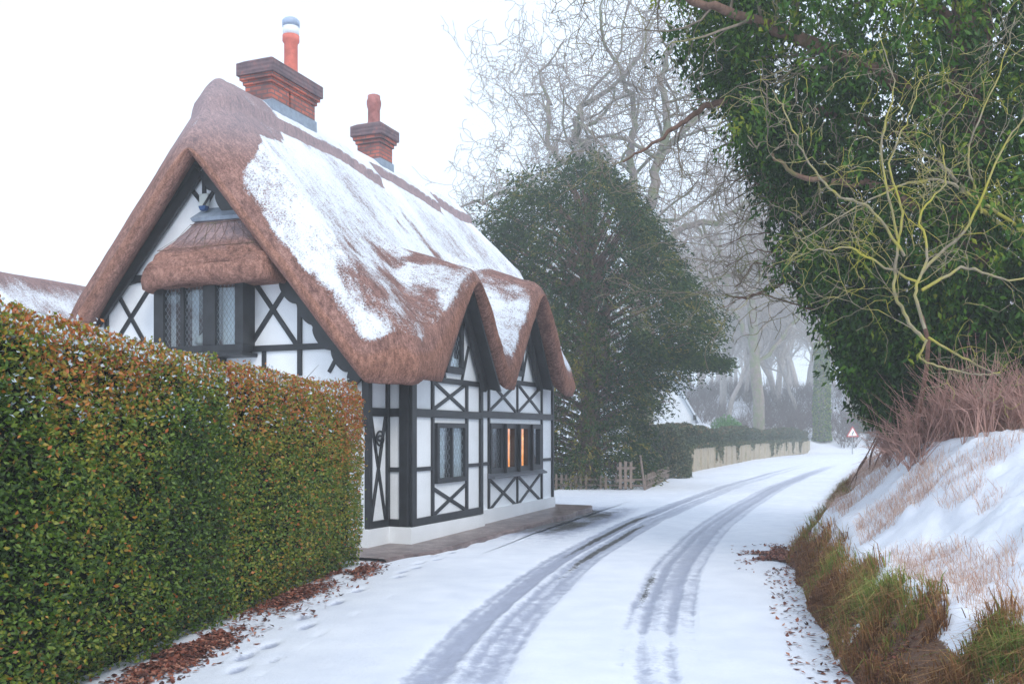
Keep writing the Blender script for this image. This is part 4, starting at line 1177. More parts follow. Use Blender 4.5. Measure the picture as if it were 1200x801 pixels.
hedge([(-2.70, 2.6), (-2.78, 5.2), (-2.72, 6.6), (-2.48, 8.35)], lambda s: 2.49 + .03 * np.sin(s * 1.3) - .13 * sstep(3.5, 5.8, s), 1.5, 150000,
      'tall clipped hedge of green and orange leaves nearest the camera', 41, (.023, .046), .02, group='clipped hedges beside the road', noise_amp=.13)
hedge([(-2.50, 8.40), (-2.22, 9.9), (-1.92, 12.15)], lambda s: 2.33 + .03 * np.sin(s * 2) - .0 * s, 1.4, 85000,
      'browner clipped hedge ending beside the cottage corner', 42, (.026, .048), .09, group='clipped hedges beside the road', noise_amp=.07, topbias=.34)

# ================================================================== trees
class Tree:
    def __init__(s, seed): s.r = np.random.default_rng(seed); s.tr = []; s.tw = []
    def branch(s, p, d, r0, L, depth, P):
        r = s.r; k = max(4, int(P.get('seg', 7) if depth < 2 else 5)); pts = [np.array(p, float)]; d = np.array(d, float); d /= np.linalg.norm(d)
        w_ = P['wander'] * (1 + .15 * depth)
        for i in range(k):
            d = d + r.normal(0, w_, 3) + np.array([0, 0, P['up'] if depth < 3 else P.get('up2', 0)]); d /= np.linalg.norm(d)
            pts.append(pts[-1] + d * L / k)
        rad = r0 * (1 - np.linspace(0, 1, k + 1) * (1 - P['taper'])); 
        if depth >= P['depth']: rad = r0 * (1 - .75 * np.linspace(0, 1, k + 1))
        (s.tr if depth <= P.get('trunk_levels', 1) else s.tw).append((np.array(pts), np.maximum(rad, P['minr'])))
        if depth >= P['depth']: return
        nch = P['n'][min(depth, len(P['n']) - 1)]
        for c in range(nch):
            f_ = P['start'] + (1 - P['start']) * (c + r.random()) / nch if depth else P['start0'] + (1 - P['start0']) * (c + r.random() * .8) / nch
            fi = f_ * k; i = min(int(fi), k - 1); q_ = pts[i] + (pts[i + 1] - pts[i]) * (fi - i); td = pts[i + 1] - pts[i]; td /= np.linalg.norm(td)
            rnd = r.normal(size=3); perp = rnd - td * rnd.dot(td); perp /= np.linalg.norm(perp); ang = r.uniform(*P['ang'])
            nd = td * math.cos(ang) + perp * math.sin(ang)
            s.branch(q_, nd, max(P['minr'], np.interp(fi, range(k + 1), rad) * r.uniform(.45, .7)), L * r.uniform(*P['len']), depth + 1, P)
        if depth < P['depth']:   # leader fork
            for _ in range(2 if depth < 3 else 1):
                nd = d + r.normal(0, .35, 3); s.branch(pts[-1], nd, max(P['minr'], rad[-1] * .85), L * .62, depth + 1, P)
    def build(s, root, mt, mw, nt1=8, nt2=3):
        o = None
        if s.tr: V, F_ = tube_arrays(s.tr, nt1); o = mesh_np('trunk', V, F_, mt, root, True)
        if s.tw: V, F_ = tube_arrays(s.tw, nt2); mesh_np('crown', V, F_, mw, root)
        return root

# big bare tree behind the yew
def px3(px, py, d): return np.array([(px - HX) / FP * d, d, EYE + (HY - py) / FP * d])
BD = 44.0
bt_ = thing('bare_tree', 'big bare tree with twisting grey limbs rising behind the dark evergreen', 'tree', tuple(px3(750, 560, BD) * [1, 1, 0]))
T1 = Tree(5); org = np.array(bt_.location)
def limb(T, pts, r0, r1, d, P=None, org=org, kids=0, kl=(3, 6), kr=.35, depth0=2, bend=.0):
    A = np.array([px3(*p[:2], d + (p[2] if len(p) > 2 else 0)) for p in pts]) - org
    n_ = max(8, len(A) * 4); tt = np.linspace(0, len(A) - 1, n_); B = np.stack([np.interp(tt, range(len(A)), A[:, k]) for k in range(3)], 1)
    for _ in range(2): B[1:-1] = (B[:-2] + 2 * B[1:-1] + B[2:]) / 4
    B[1:-1] += T.r.normal(0, bend, (n_ - 2, 3))
    rad = np.linspace(r0, r1, n_); T.tr.append((B, rad))
    kids = int(kids * .8)
    for c in range(kids):
        f_ = .15 + .85 * (c + T.r.random()) / kids; i = min(int(f_ * (n_ - 1)), n_ - 2); td = B[i + 1] - B[i]; td /= np.linalg.norm(td)
        rnd = T.r.normal(size=3); perp = rnd - td * rnd.dot(td); perp /= np.linalg.norm(perp); a = T.r.uniform(.5, 1.3)
        T.branch(B[i], td * math.cos(a) + perp * math.sin(a), max(rad[i] * T.r.uniform(.3, .55), P['minr']), T.r.uniform(*kl), depth0, P)
    T.branch(B[-1], B[-1] - B[-3], r1 * .9, T.r.uniform(*kl), depth0, P)
PB = dict(wander=.28, up=.03, up2=.02, taper=.45, depth=5, n=[3, 3, 3, 3, 3], start=.15, start0=.4, ang=(.5, 1.15), len=(.5, .8), minr=.014, seg=8, trunk_levels=2)
limb(T1, [(752, 560), (752, 400), (748, 300)], .62, .42, BD, PB, kids=0, kl=(2, 3), depth0=4)
limb(T1, [(750, 310), (738, 255), (715, 215), (700, 180), (680, 165), (670, 140), (690, 120)], .34, .13, BD, PB, kids=12, kl=(3, 5.5), bend=.12)
limb(T1, [(715, 215), (690, 190), (660, 185), (640, 170), (650, 140), (640, 110)], .17, .08, BD, PB, kids=9, kl=(2.6, 5), bend=.12)
limb(T1, [(748, 300), (738, 250), (742, 210), (738, 170), (745, 120), (720, 70)], .26, .09, BD, PB, kids=9, kl=(3, 5), bend=.1)
limb(T1, [(749, 300), (758, 240), (772, 190), (785, 130), (770, 90), (790, 50)], .30, .10, BD, PB, kids=12, kl=(3, 5.5), bend=.1)
limb(T1, [(772, 190), (800, 155), (830, 125), (850, 110)], .16, .07, BD, PB, kids=7, kl=(2.6, 4.5), bend=.08)
limb(T1, [(752, 330), (790, 270), (840, 262), (870, 240), (910, 215)], .20, .07, BD, PB, kids=9, kl=(2.6, 4.5), bend=.1)
limb(T1, [(748, 320), (700, 265), (640, 240), (590, 225), (560, 235)], .20, .07, BD, PB, kids=9, kl=(2.4, 4.2), bend=.1)
limb(T1, [(752, 340), (800, 320), (850, 330), (900, 300)], .15, .06, BD, PB, kids=6, kl=(2.4, 4), bend=.1)
T1.build(bt_, M['bark_grey'], M['twig_grey'], 8, 3)

# ---- the wood behind the bend: prototypes copied
protos = []
names = []
for k, (seed, H_, r_) in enumerate([(31, 9, .30), (32, 11, .26), (33, 8, .34), (34, 12, .22)]):
    T2 = Tree(seed)
    PW = dict(wander=.10 + .03 * (k % 2), up=.10, up2=.05, taper=.5, depth=4, n=[6, 4, 4, 3], start=.2, start0=.38, ang=(.35, .95), len=(.38, .62), minr=.014, seg=8, trunk_levels=1)
    root = thing('bare_tree', 'x', 'tree'); T2.branch((0, 0, -.4), (0.02, 0, 1), r_, H_, 0, PW)
    T2.build(root, M['wood_bark'], M['wood_bark'], 7, 3); protos.append(root)
r = np.random.default_rng(77); spots = []
tries = 0
while len(spots) < 84 and tries < 6000:
    tries += 1
    d = r.uniform(88, 200); px = r.uniform(560, 1230)
    if len(spots) < 60: px = r.uniform(800, 1090)
    X = (px - HX) / FP * d; Y = d
    if abs(X - float(xc(Y))) < 6.0 + (0 if Y < 78 else -4) and Y < 86: continue
    if Y < 82 and X < float(xc(Y)) and X > float(xc(Y)) - 9: continue
    if any((X - a) ** 2 + (Y - b) ** 2 < 4.0 for a, b in spots): continue
    spots.append((X, Y))
for k, (X, Y) in enumerate(spots):
    lab = 'slender bare tree standing in the misty wood beyond the bend' ; sc = r.uniform(.8, 1.3) * (1 + .3 * (Y > 130))
    z = float(hill(np.array(X), np.array(Y))) - .1; rz = r.uniform(0, 6.28)
    if k < 4: o = protos[k]; o.location = (X, Y, z); o.rotation_euler = (0, 0, rz); o.scale = (sc,) * 3; o['label'] = lab; o['group'] = 'bare trees of the misty wood'
    else: dup(protos[k % 4], (X, Y, z), rz, sc, lab, 'bare trees of the misty wood')
# one clear mid-distance tree
T3 = Tree(61); d = 71.0; mt_ = thing('bare_tree', 'stout pale trunked bare tree rising from behind the far hedge', 'tree', tuple(px3(888, 515, d) * [1, 1, 0])); org3 = np.array(mt_.location)
PM = dict(PB); PM['depth'] = 5
limb(T3, [(892, 530), (886, 450), (884, 400), (880, 350)], .48, .34, d, PM, org3, kids=2, kl=(4, 6), depth0=3, bend=.04)
limb(T3, [(882, 400), (862, 370), (850, 330), (845, 280)], .22, .08, d, PM, org3, kids=8, kl=(3, 6), bend=.1)
limb(T3, [(880, 350), (895, 300), (900, 250), (915, 200)], .26, .08, d, PM, org3, kids=9, kl=(3, 6), bend=.1)
limb(T3, [(884, 430), (920, 390), (950, 350), (960, 300)], .18, .07, d, PM, org3, kids=7, kl=(3, 5), bend=.1)
limb(T3, [(881, 360), (870, 300), (872, 240), (860, 190)], .2, .07, d, PM, org3, kids=8, kl=(3, 6), bend=.1)
T3.build(mt_, M['bark_grey'], M['twig_grey'], 8, 3)
# two ivy-clad trunks in the wood
def ivy_trunk(px, d, h, rad, label, seed):
    b = px3(px, 520, d); z0 = float(hill(np.array(b[0]), np.array(b[1])))
    root = thing('ivy_clad_tree', label, 'tree', (b[0], b[1], z0)); T = Tree(seed)
    T.branch((0, 0, -.3), (0, 0, 1), rad * .5, h, 0, dict(wander=.05, up=.1, taper=.5, depth=3, n=[6, 4, 4], start=.3, start0=.5, ang=(.4, 1.), len=(.35, .5), minr=.02, seg=8))
    T.build(root, M['bark_grey'], M['twig_grey'], 7, 3)
    r = np.random.default_rng(seed); n = 6000; z = r.random(n) ** 1.2 * h * .7; a = r.uniform(0, 6.283, n); rr = rad * (1 + .5 * fbm(z * .8, a, seed)) * np.sqrt(r.uniform(.5, 1, n)) * (1.1 - .4 * z / h)
    P = np.stack([rr * np.cos(a), rr * np.sin(a), z], 1); D = P * [1, 1, 0] + r.normal(0, .5, (n, 3)) + [0, 0, -.5]
    leaves('ivy', P, D, r.uniform(.12, .24, n), r.random(n), M['ivy'], root, .8, .3, seed)
ivy_trunk(963, 84, 12.5, .62, 'ivy covered trunk in the misty wood left of the road sign', 71)
ivy_trunk(1008, 88, 9.0, .5, 'thinner ivy covered trunk just behind the road sign', 72)

# brush on the wooded slope
def brush(name, P, Hh, label, mat, seed, spread=.5, nst=6, wid=.012, cat='undergrowth'):
    r = np.random.default_rng(seed); tubes = []
    for p, h in zip(P, Hh):
        for _ in range(nst):
            d = r.normal(0, spread, 3); d[2] = 1; d /= np.linalg.norm(d); q = p + d * h * .5; d2 = d + r.normal(0, .4, 3); e_ = q + d2 * h * .5
            tubes.append(([p, q, e_], [wid, wid * .7, wid * .3]))
            for _ in range(2):
                d3 = d2 + r.normal(0, .6, 3); tubes.append(([q, q + d3 * h * .35], [wid * .6, wid * .25]))
    V, F_ = tube_arrays(tubes, 3); return tag(mesh_np(name, V, F_, mat), label, cat, kind='stuff')
r = np.random.default_rng(90); P = []
for _ in range(1500):
    d = r.uniform(82, 112); px = r.uniform(790, 1080); X = (px - HX) / FP * d
    if fbm(X * .3, d * .3, 95) > .48 and not (abs(px - 960) < 16 and d < 86 and r.random() < .8): P.append((X, d, float(hill(np.array(X), np.array(d)))))
P = np.array(P)
brush('undergrowth', P, r.uniform(.8, 2.3, len(P)), 'dark leafless brush on the snowy slope of the misty wood', M['wood_brush'], 91, .5, 6, .022)

# ---- dark yew
def conifer(root, cx, cy, prof, n_spray, seed, size=.09, mat='yew', spn=14, lobes=5):
    """prof: list of (z, radius_left, radius_right)"""
    r = np.random.default_rng(seed); zs_ = np.array([p[0] for p in prof]); rl = np.array([p[1] for p in prof]); rr_ = np.array([p[2] for p in prof])
    Z_ = r.uniform(zs_[0], zs_[-1], n_spray * 3); a = r.uniform(0, 2 * np.pi, len(Z_)); RL = np.interp(Z_, zs_, rl); RR = np.interp(Z_, zs_, rr_)
    rad = np.where(np.cos(a) > 0, RR, RL) * np.abs(np.cos(a)) + (RL + RR) / 2 * .9 * (1 - np.abs(np.cos(a)))
    # keep in proportion to radius
    keep = r.random(len(Z_)) < rad / rad.max() + .1; Z_, a, rad = Z_[keep][:n_spray], a[keep][:n_spray], rad[keep][:n_spray]
    lump = fbm(a * lobes / 2 + 10, Z_ * .75, seed, 3)
    rad = rad * (.50 + .95 * lump) 
    hole = fbm(a * 3 + 20, Z_ * 1.6, seed + 5, 3)
    f = np.clip(1 - np.abs(r.normal(0, .16, len(Z_))), .35, 1.06); 
    k = (hole < .60) | (r.random(len(Z_)) < .25); Z_, a, rad, f = Z_[k], a[k], rad[k], f[k]
    C = np.stack([rad * f * np.cos(a), rad * f * np.sin(a), Z_ + .3 * r.normal(size=len(Z_))], 1); m = len(C)
    C[:, 2] = np.maximum(C[:, 2], .15)
    ax = np.stack([np.cos(a), np.sin(a), r.uniform(-.55, .25, m)], 1) + r.normal(0, .25, (m, 3)); ax /= np.linalg.norm(ax, axis=1, keepdims=True)
    Ls = r.uniform(.45, 1.0, m); t = np.linspace(0, 1, spn)
    P = (C[:, None, :] + ax[:, None, :] * (t[None, :, None] - .5) * Ls[:, None, None] - np.array([0, 0, .25]) * (t[None, :, None] ** 2) * Ls[:, None, None]).reshape(-1, 3)
    P += r.normal(0, .045, P.shape); D = np.repeat(ax, spn, 0) + r.normal(0, .6, P.shape) + [0, 0, -.3]
    ti = np.repeat(np.clip(.02 + .75 * fbm(a * 2, Z_ * .5, seed + 8) + r.normal(0, .24, m), 0, 1), spn) + r.normal(0, .10, len(P))
    leaves('foliage', P, D, r.uniform(size * .8, size * 1.9, len(P)), ti, M[mat], root, .34, .2, seed)
    return C
yw = thing('yew_tree', 'dark green spreading yew beside the far end of the cottage', 'tree', (2.5, 30.6, 0))
prof = [(0.05, 2.7, 2.0), (1.2, 2.7, 1.7), (2.4, 2.8, 1.8), (3.4, 3.2, 2.7), (4.5, 3.5, 4.3), (5.6, 3.7, 4.3), (6.6, 3.8, 3.7), (7.6, 3.8, 2.9), (8.6, 3.5, 2.2), (9.5, 2.6, 1.4), (10.1, 1.4, .8), (10.4, .6, .4)]
C = conifer(yw, 0, 0, prof, 12500, 201, .09, spn=13)
T4 = Tree(202); 
T4.tr.append((np.array([[0, 0, -.1], [.05, 0, 2], [.1, 0, 5], [0, 0, 8.8]]), np.array([.42, .34, .22, .05])))
sel = RNG.choice(len(C), 420, replace=False)
for i_ in sel:
    c_ = C[i_]; b = np.array([.05, 0, max(.5, c_[2] * .85 - .4)]); mid = (b + c_) / 2 + [0, 0, .15]; T4.tw.append((np.array([b, mid, c_]), np.array([.05, .03, .008])))
V, F_ = tube_arrays(T4.tr, 8); mesh_np('trunk', V, F_, M['bark_brown'], yw, True); V, F_ = tube_arrays(T4.tw, 4); mesh_np('limbs', V, F_, M['bark_brown'], yw)
# one low bough reaching right
rr = np.random.default_rng(204); Pb = []; 
for k in range(700):
    t = rr.random(); Pb.append((1.2 + 3.1 * t, -1.2 + rr.normal(0, .35), 4.35 - .55 * t + rr.normal(0, .30 - .22 * t)))
Pb = np.array(Pb); PbR = np.repeat(Pb, 9, 0) + rr.normal(0, .10, (6300, 3)); 
leaves('low_bough', PbR, rr.normal(0, .5, PbR.shape) + [.9, 0, -.35], rr.uniform(.08, .17, 6300), rr.random(6300) * .7, M['yew'], yw, .34, .2, 205)

# ---- far hedge with board fence in front, bright bush
A0 = np.array([6.5, 37.8]); A1 = np.array([26.0, 82.0]); dv = (A1 - A0) / np.linalg.norm(A1 - A0); nv = np.array([-dv[1], dv[0]])
hp = [tuple(A0 + nv * .10 - dv * .2), tuple((A0 + A1) / 2 + nv * .10 + [-.9, 0]), tuple(A1 + nv * .1)]
hedge(hp, lambda s: 1.95 + .14 * np.sin(s * .35) + .06 * np.sin(s * 1.7), 1.3, 42000, 'long dark hedge behind the weathered board fence', 51, (.10, .19), -.05, 'privet', noise_amp=.12, topbias=.15, droop=.5)
# overhang of the hedge over the fence top: part of hedge look
rr = np.random.default_rng(52)
def board_fence():
    root = thing('board_fence', 'weathered vertical board fence under the long hedge', 'fence', (A0[0], A0[1], 0)); L = np.linalg.norm(A1 - A0); s = 0; mid = (A0 + A1) / 2 + [-.9, 0]
    def pos(s):
        f = s / L; p = A0 * (1 - f) + A1 * f; p = p + np.array([-.9, 0]) * (1 - abs(2 * f - 1)); return p - nv * .06
    pan = 0
    while s < L - 1:
        mb = MB(); W_ = 1.8
        for k in range(13):
            a = s + k * .138; p = pos(a); q_ = pos(a + .125); h = 1.02 + .03 * rr.random() + .05 * math.sin(pan); z0 = -.02; t_ = -nv * .02; ln = nv * .0
            V = [(p[0], p[1], z0), (q_[0], q_[1], z0), (q_[0], q_[1], h), (p[0], p[1], h)]; V += [(v[0] + t_[0], v[1] + t_[1], v[2]) for v in V]
            V = [(v[0] - A0[0], v[1] - A0[1], v[2]) for v in V]
            mb.add(V, [(0, 1, 2, 3), (7, 6, 5, 4), (0, 4, 5, 1), (1, 5, 6, 2), (2, 6, 7, 3), (3, 7, 4, 0)])
        mb.build('panel', M['board'], root)
        p = pos(s - .04) - nv * .03 - A0; MB().box(p[0] - .05, p[0] + .05, p[1] - .05, p[1] + .05, -.05, 1.16).build('post', M['board'], root)
        s += W_ + .05; pan += 1
    return root
board_fence()
# trailing hedge growth over the fence (ivy)
n = 9000; s_ = rr.uniform(0, 48, n) if 0 else rr.uniform(0, 46, n); d_ = fbm(s_ * .9, s_ * 0, 53); hh_ = 1.15 - rr.random(n) ** 1.6 * (1.1 * sstep(.50, .75, d_) + .06); k = hh_ > .05; s_, hh_ = s_[k], hh_[k]
f_ = s_ / 48.3; Pq = np.stack([A0[0] + (A1 - A0)[0] * f_ - .9 * (1 - np.abs(2 * f_ - 1)), A0[1] + (A1 - A0)[1] * f_, hh_], 1) - np.r_[nv * .13, 0] + rr.normal(0, .03, (len(s_), 3))
vine = thing('climbing_ivy', 'ivy trailing down over the weathered board fence', 'climber', (A0[0], A0[1], 0))
leaves('foliage', Pq - [A0[0], A0[1], 0], rr.normal(0, .6, Pq.shape) + [0, 0, -.8], rr.uniform(.09, .17, len(s_)), rr.random(len(s_)), M['privet'], vine, .6, .2, 54)
def round_bush(name, loc, rx, ry, rz_, n, size, mat, label, seed, snow_top=False):
    root = thing(name, label, 'bush', loc); r = np.random.default_rng(seed); v = r.normal(size=(n, 3)); v /= np.linalg.norm(v, axis=1, keepdims=True); v[:, 2] = np.abs(v[:, 2])
    rad = (.85 + .3 * fbm(np.arctan2(v[:, 1], v[:, 0]) * 2 + 9, v[:, 2] * 3, seed)) * (1 - .15 * r.random(n)); P = v * rad[:, None] * [rx, ry, rz_]
    leaves('foliage', P, v + r.normal(0, .6, v.shape), r.uniform(size, size * 1.8, n), r.random(n), M[mat], root, .6, .2, seed)
    T = Tree(seed); 
    for k in range(14):
        q_ = P[r.integers(n)]; T.tw.append((np.array([[0, 0, 0], q_ * [.4, .4, .5], q_ * .92]), np.array([.04, .03, .01])))
    V, F_ = tube_arrays(T.tw, 4); mesh_np('stems', V, F_, M['hedge_stem'], root); return root
round_bush('bush', (14.2, 62.0, 0), 1.9, 1.6, 2.75, 7000, .09, 'bush', 'bright green rounded bush showing over the far hedge', 301)
round_bush('bush', (5.9, 36.0, 0), 1.0, 1.2, 2.0, 9000, .07, 'privet', 'dark bush between the yew and the board fence', 302)

# ---- picket fence and leaning post under the yew
pk = thing('picket_fence', 'low pale picket fence half hidden under the yew', 'fence', (1.0, 28.4, 0)); rr = np.random.default_rng(60)
pth = [np.array([.9, 28.6]), np.array([4.0, 28.1]), np.array([6.2, 36.3])]
for a, b in zip(pth[:-1], pth[1:]):
    L = np.linalg.norm(b - a); d = (b - a) / L; n_ = int(L / .15)
    for k in range(n_):
        if rr.random() < .12: continue
        p = a + d * (k * .15) - [1.0, 28.4]; h = .38 + .04 * rr.random(); ln = rr.normal(0, .02)
        w_ = d * .035; V = []
        for off in (-.012, .012):
            o2 = np.array([-d[1], d[0]]) * off
            for (e_, z) in ((-1, -.02), (1, -.02), (1, h), (0, h + .06), (-1, h)): V.append((p[0] + w_[0] * e_ + o2[0] + ln * z, p[1] + w_[1] * e_ + o2[1], z))
        MB().add(V, [(0, 1, 2, 3, 4), (9, 8, 7, 6, 5), (0, 5, 6, 1), (1, 6, 7, 2), (2, 7, 8, 3), (3, 8, 9, 4), (4, 9, 5, 0)]).build('picket', M['picket'], pk)
    for z in (.12, .30):
        m = MB(); m.tube([(a[0] - 1 - d[1] * -.03, a[1] - 28.4 + .03, z), (b[0] - 1 + .03, b[1] - 28.4 + .03, z)], [.03, .03], 4); m.build('rail', M['picket'], pk)
lp = px3(755, 571, 28.0)
gp = thing('wooden_post', 'thin pale post leaning in front of the dark bush', 'post', (lp[0], lp[1] - .15, 0))
MB().tube([(0, 0, -.05), (-.13, .02, 1.02)], [.035, .03], 4).build('shaft', M['picket'], gp); MB().box(-.16, -.10, -.01, .05, 1.0, 1.04).build('post_cap', M['picket'], gp)
gt = thing('wooden_gate', 'short weathered gate panel of upright slats beneath the yew', 'gate', (lp[0] - .95, lp[1] - .12, 0))
for k in range(3): MB().box(.18 + k * .16, .26 + k * .16, 0, .025, .05, .84 + .02 * (k % 2)).build('slat', M['picket'], gt)
MB().box(.12, .66, .026, .06, .25, .33).build('rail', M['picket'], gt); MB().box(.12, .66, .026, .06, .62, .69).build('rail', M['picket'], gt)

# ---- distant white house
hs = thing('white_house', 'white gabled house half hidden between the yew and the far hedge', 'house', (7.75, 55, 0))
hw_, he, hr = 3.0, 2.5, 7.7
MB().add([(-hw_, 0, -.1), (hw_, 0, -.1), (hw_, 0, he), (0, 0, hr), (-hw_, 0, he), (-hw_, 9, -.1), (hw_, 9, -.1), (hw_, 9, he), (0, 9, hr), (-hw_, 9, he)],
         [(0, 1, 2, 3, 4), (9, 8, 7, 6, 5), (1, 6, 7, 2), (0, 4, 9, 5), (2, 7, 8, 3), (3, 8, 9, 4)]).build('wall', M['plaster'], hs)
for sg in (1, -1):
    o1 = .25; V = [(0, -o1, hr + .05), (sg * (hw_ + .18), -o1, he - .25), (sg * (hw_ + .18), 9 + o1, he - .25), (0, 9 + o1, hr + .05)]; V += [(v[0], v[1], v[2] + .16) for v in V]
    MB().add(V, [(0, 1, 2, 3), (7, 6, 5, 4), (0, 4, 5, 1), (1, 5, 6, 2), (2, 6, 7, 3), (3, 7, 4, 0)]).build('roof', M['slate'], hs)
MB().box(-.5, .5, -.06, -.01, 1.1, 2.2).build('window', M['timber'], hs)
MB().box(.6, 1.2, 4, 4.6, 6.0, 8.6).build('chimney', M['brick'], hs)
ol = MB(); ol.box(2.85, 3.0, -.25, -.02, 2.45, 2.75); ol.build('wall_lamp', M['timber'], hs)

# ---- road sign
sp_ = px3(999, 505, 75.0); sg_ = thing('road_sign', 'red bordered triangular warning sign on a grey post at the bend', 'road sign', (sp_[0], 75.0, 0))
MB().lathe([(.04, -.1), (.04, 2.1)], (0, .03), 10).build('post', M['signgrey'], sg_)
def tri(s, y, zc): return [(-s / 2, y, zc - s * .289), (s / 2, y, zc - s * .289), (0, y, zc + s * .577)]
zc = 1.68
for s, y0, y1, m_, nm in ((1.0, 0.0, -.02, 'signred', 'border'), (.74, -.022, -.03, 'signwhite', 'face')):
    a = tri(s, y1, zc); b = tri(s, y0, zc); MB().add(a + b, [(0, 1, 2), (5, 4, 3), (0, 3, 4, 1), (1, 4, 5, 2), (2, 5, 3, 0)]).build(nm, M[m_], sg_)
MB().tube([(-.02, -.035, zc - .17), (-.02, -.035, zc - .02), (.06, -.035, zc + .05), (.04, -.035, zc + .17)], [.03] * 4, 5).build('symbol', M['signblack'], sg_)

# ================================================================== ivy-covered tree on the bank
ID = 11.5
iv_base = px3(1130, 498, ID); izt = 1.70
iv = thing('ivy_clad_tree', 'huge ivy smothered tree towering over the bank on the right', 'tree', (iv_base[0], ID, izt)); orgi = np.array([iv_base[0], ID, izt])
T5 = Tree(401)
PI_ = dict(wander=.2, up=.02, up2=.0, taper=.4, depth=5, n=[3, 4, 3, 3, 2], start=.2, start0=.3, ang=(.4, 1.0), len=(.5, .75), minr=.005, seg=7, trunk_levels=2)
def ipx(pts, dd=0): return [px3(p[0], p[1], ID + dd + (p[2] if len(p) > 2 else 0)) - orgi for p in pts]
def addt(T, pts, r0, r1, bend=.02, dd=0, kids=0, kl=(.5, 1.2), P=PI_, d0=3, smooth=2):
    A = np.array(ipx(pts, dd)); n_ = len(A) * 5; tt = np.linspace(0, len(A) - 1, n_); B = np.stack([np.interp(tt, range(len(A)), A[:, k]) for k in range(3)], 1)
    for _ in range(smooth): B[1:-1] = (B[:-2] + 2 * B[1:-1] + B[2:]) / 4
    B[1:-1] += T.r.normal(0, bend, (n_ - 2, 3)); rad = np.linspace(r0, r1, n_); T.tr.append((B, rad))
    for c in range(kids):
        f_ = .15 + .85 * (c + T.r.random()) / kids; i = min(int(f_ * (n_ - 1)), n_ - 2); td = B[i + 1] - B[i]; td /= np.linalg.norm(td)
        rnd = T.r.normal(size=3); perp = rnd - td * rnd.dot(td); perp /= np.linalg.norm(perp); a = T.r.uniform(.4, 1.2)
        T.branch(B[i], td * math.cos(a) + perp * math.sin(a), max(P['minr'], rad[i] * T.r.uniform(.3, .5)), T.r.uniform(*kl), d0, P)
    return B
T5.tr.append((np.array([[0, 0, -.5], [.05, .05, 1], [.0, .1, 3], [.1, 0, 5], [0, 0, 8]]), np.array([.42, .34, .30, .24, .1])))
addt(T5, [(1120, 140), (1040, 90), (985, 65), (930, 42), (880, 22), (830, 6), (780, -12), (720, -30)], .11, .025, .012, -.6, 14, (.6, 1.4))
addt(T5, [(1080, 160), (960, 130), (880, 115), (832, 122), (800, 145), (770, 165), (730, 190)], .07, .012, .012, .3, 8, (.5, 1.1))
addt(T5, [(1100, 260), (1030, 215), (975, 213), (930, 205), (905, 180)], .06, .014, .012, -.9, 7, (.4, 1.0))
addt(T5, [(1120, 40), (1060, -40), (960, -60), (860, -70), (760, -70), (690, -50)], .10, .02, .02, -.4, 16, (.7, 1.5))
addt(T5, [(1100, 300), (1000, 330), (940, 320), (880, 350), (850, 345)], .05, .01, .015, 1.2, 7, (.5, 1.2))
for q_ in range(10):     # fine drooping twigs in the gap between the trees
    y0 = 120 + q_ * 24; addt(T5, [(1000, y0 + 30), (940, y0 + 20 + 10 * math.sin(q_)), (890, y0 + 10 * math.cos(q_ * 2)), (840 + 10 * (q_ % 3), y0 + 25)], .016, .005, .02, .8, 7, (.5, 1.1), d0=4)
# ivy foliage: clumps hugging limbs; outline follows the tree's real spread
r = np.random.default_rng(402)
outl_y = np.array([-260, -140, -60, 0, 60, 110, 150, 180, 205, 260, 300, 340, 365, 400, 440, 470, 492])
outl_x = np.array([930, 860, 815, 808, 812, 826, 850, 880, 915, 935, 940, 975, 985, 1000, 1003, 1030, 1085])
right_x = np.interp(outl_y, [-260, 300, 430, 492], [1500, 1480, 1330, 1170])
def zpx(py): return EYE + (HY - py) / FP * ID
C = []
while len(C) < 13500:
    py = r.uniform(-260, 492); xl = np.interp(py, outl_y, outl_x); xr = np.interp(py, outl_y, right_x)
    z = zpx(py); X0 = (xl - HX) / FP * ID; X1 = (xr - HX) / FP * ID; cx_ = (X0 + X1) / 2; hw_ = (X1 - X0) / 2
    dep = min(2.3, hw_ * .85)
    a = r.uniform(0, 2 * math.pi); f = math.sqrt(r.random()) if r.random() < .35 else r.uniform(.80, 1.0)
    lum = .84 + .34 * float(vnoise(a * 2.2 + 30, z * 1.5, 55)); f = f * min(lum, 1.06)
    X = cx_ + hw_ * f * math.cos(a); Y = ID + dep * f * math.sin(a) + .3
    if vnoise(X * 1.8, z * 1.8, 57) > .84 and r.random() < .9: continue
    if vnoise(X * 3.6 + 7, z * 3.6, 58) > .83 and r.random() < .7: continue
    if z > 7.5 and r.random() < .4: continue
    C.append((X, Y, z))
C = np.array(C) - orgi; m = len(C); per = 17
ax = r.normal(0, .5, (m, 3)) + [0, 0, -.8]; ax /= np.linalg.norm(ax, axis=1, keepdims=True)
t = r.random((m, per)); P = (C[:, None, :] + ax[:, None, :] * (t[:, :, None]) * .34).reshape(-1, 3) + r.normal(0, .045, (m * per, 3))
D = np.repeat(ax, per, 0) * .7 + r.normal(0, .45, P.shape) + [0, -.2, -.25]
ti = np.repeat(np.clip(.40 + 1.1 * (fbm(C[:, 0] * 1.3, C[:, 2] * 1.3, 59) - .5) + r.normal(0, .22, m), 0, 1), per) + r.normal(0, .09, m * per)
leaves('ivy', P, D, r.uniform(.06, .12, len(P)), ti, M['ivy'], iv, .42, .25, 403)
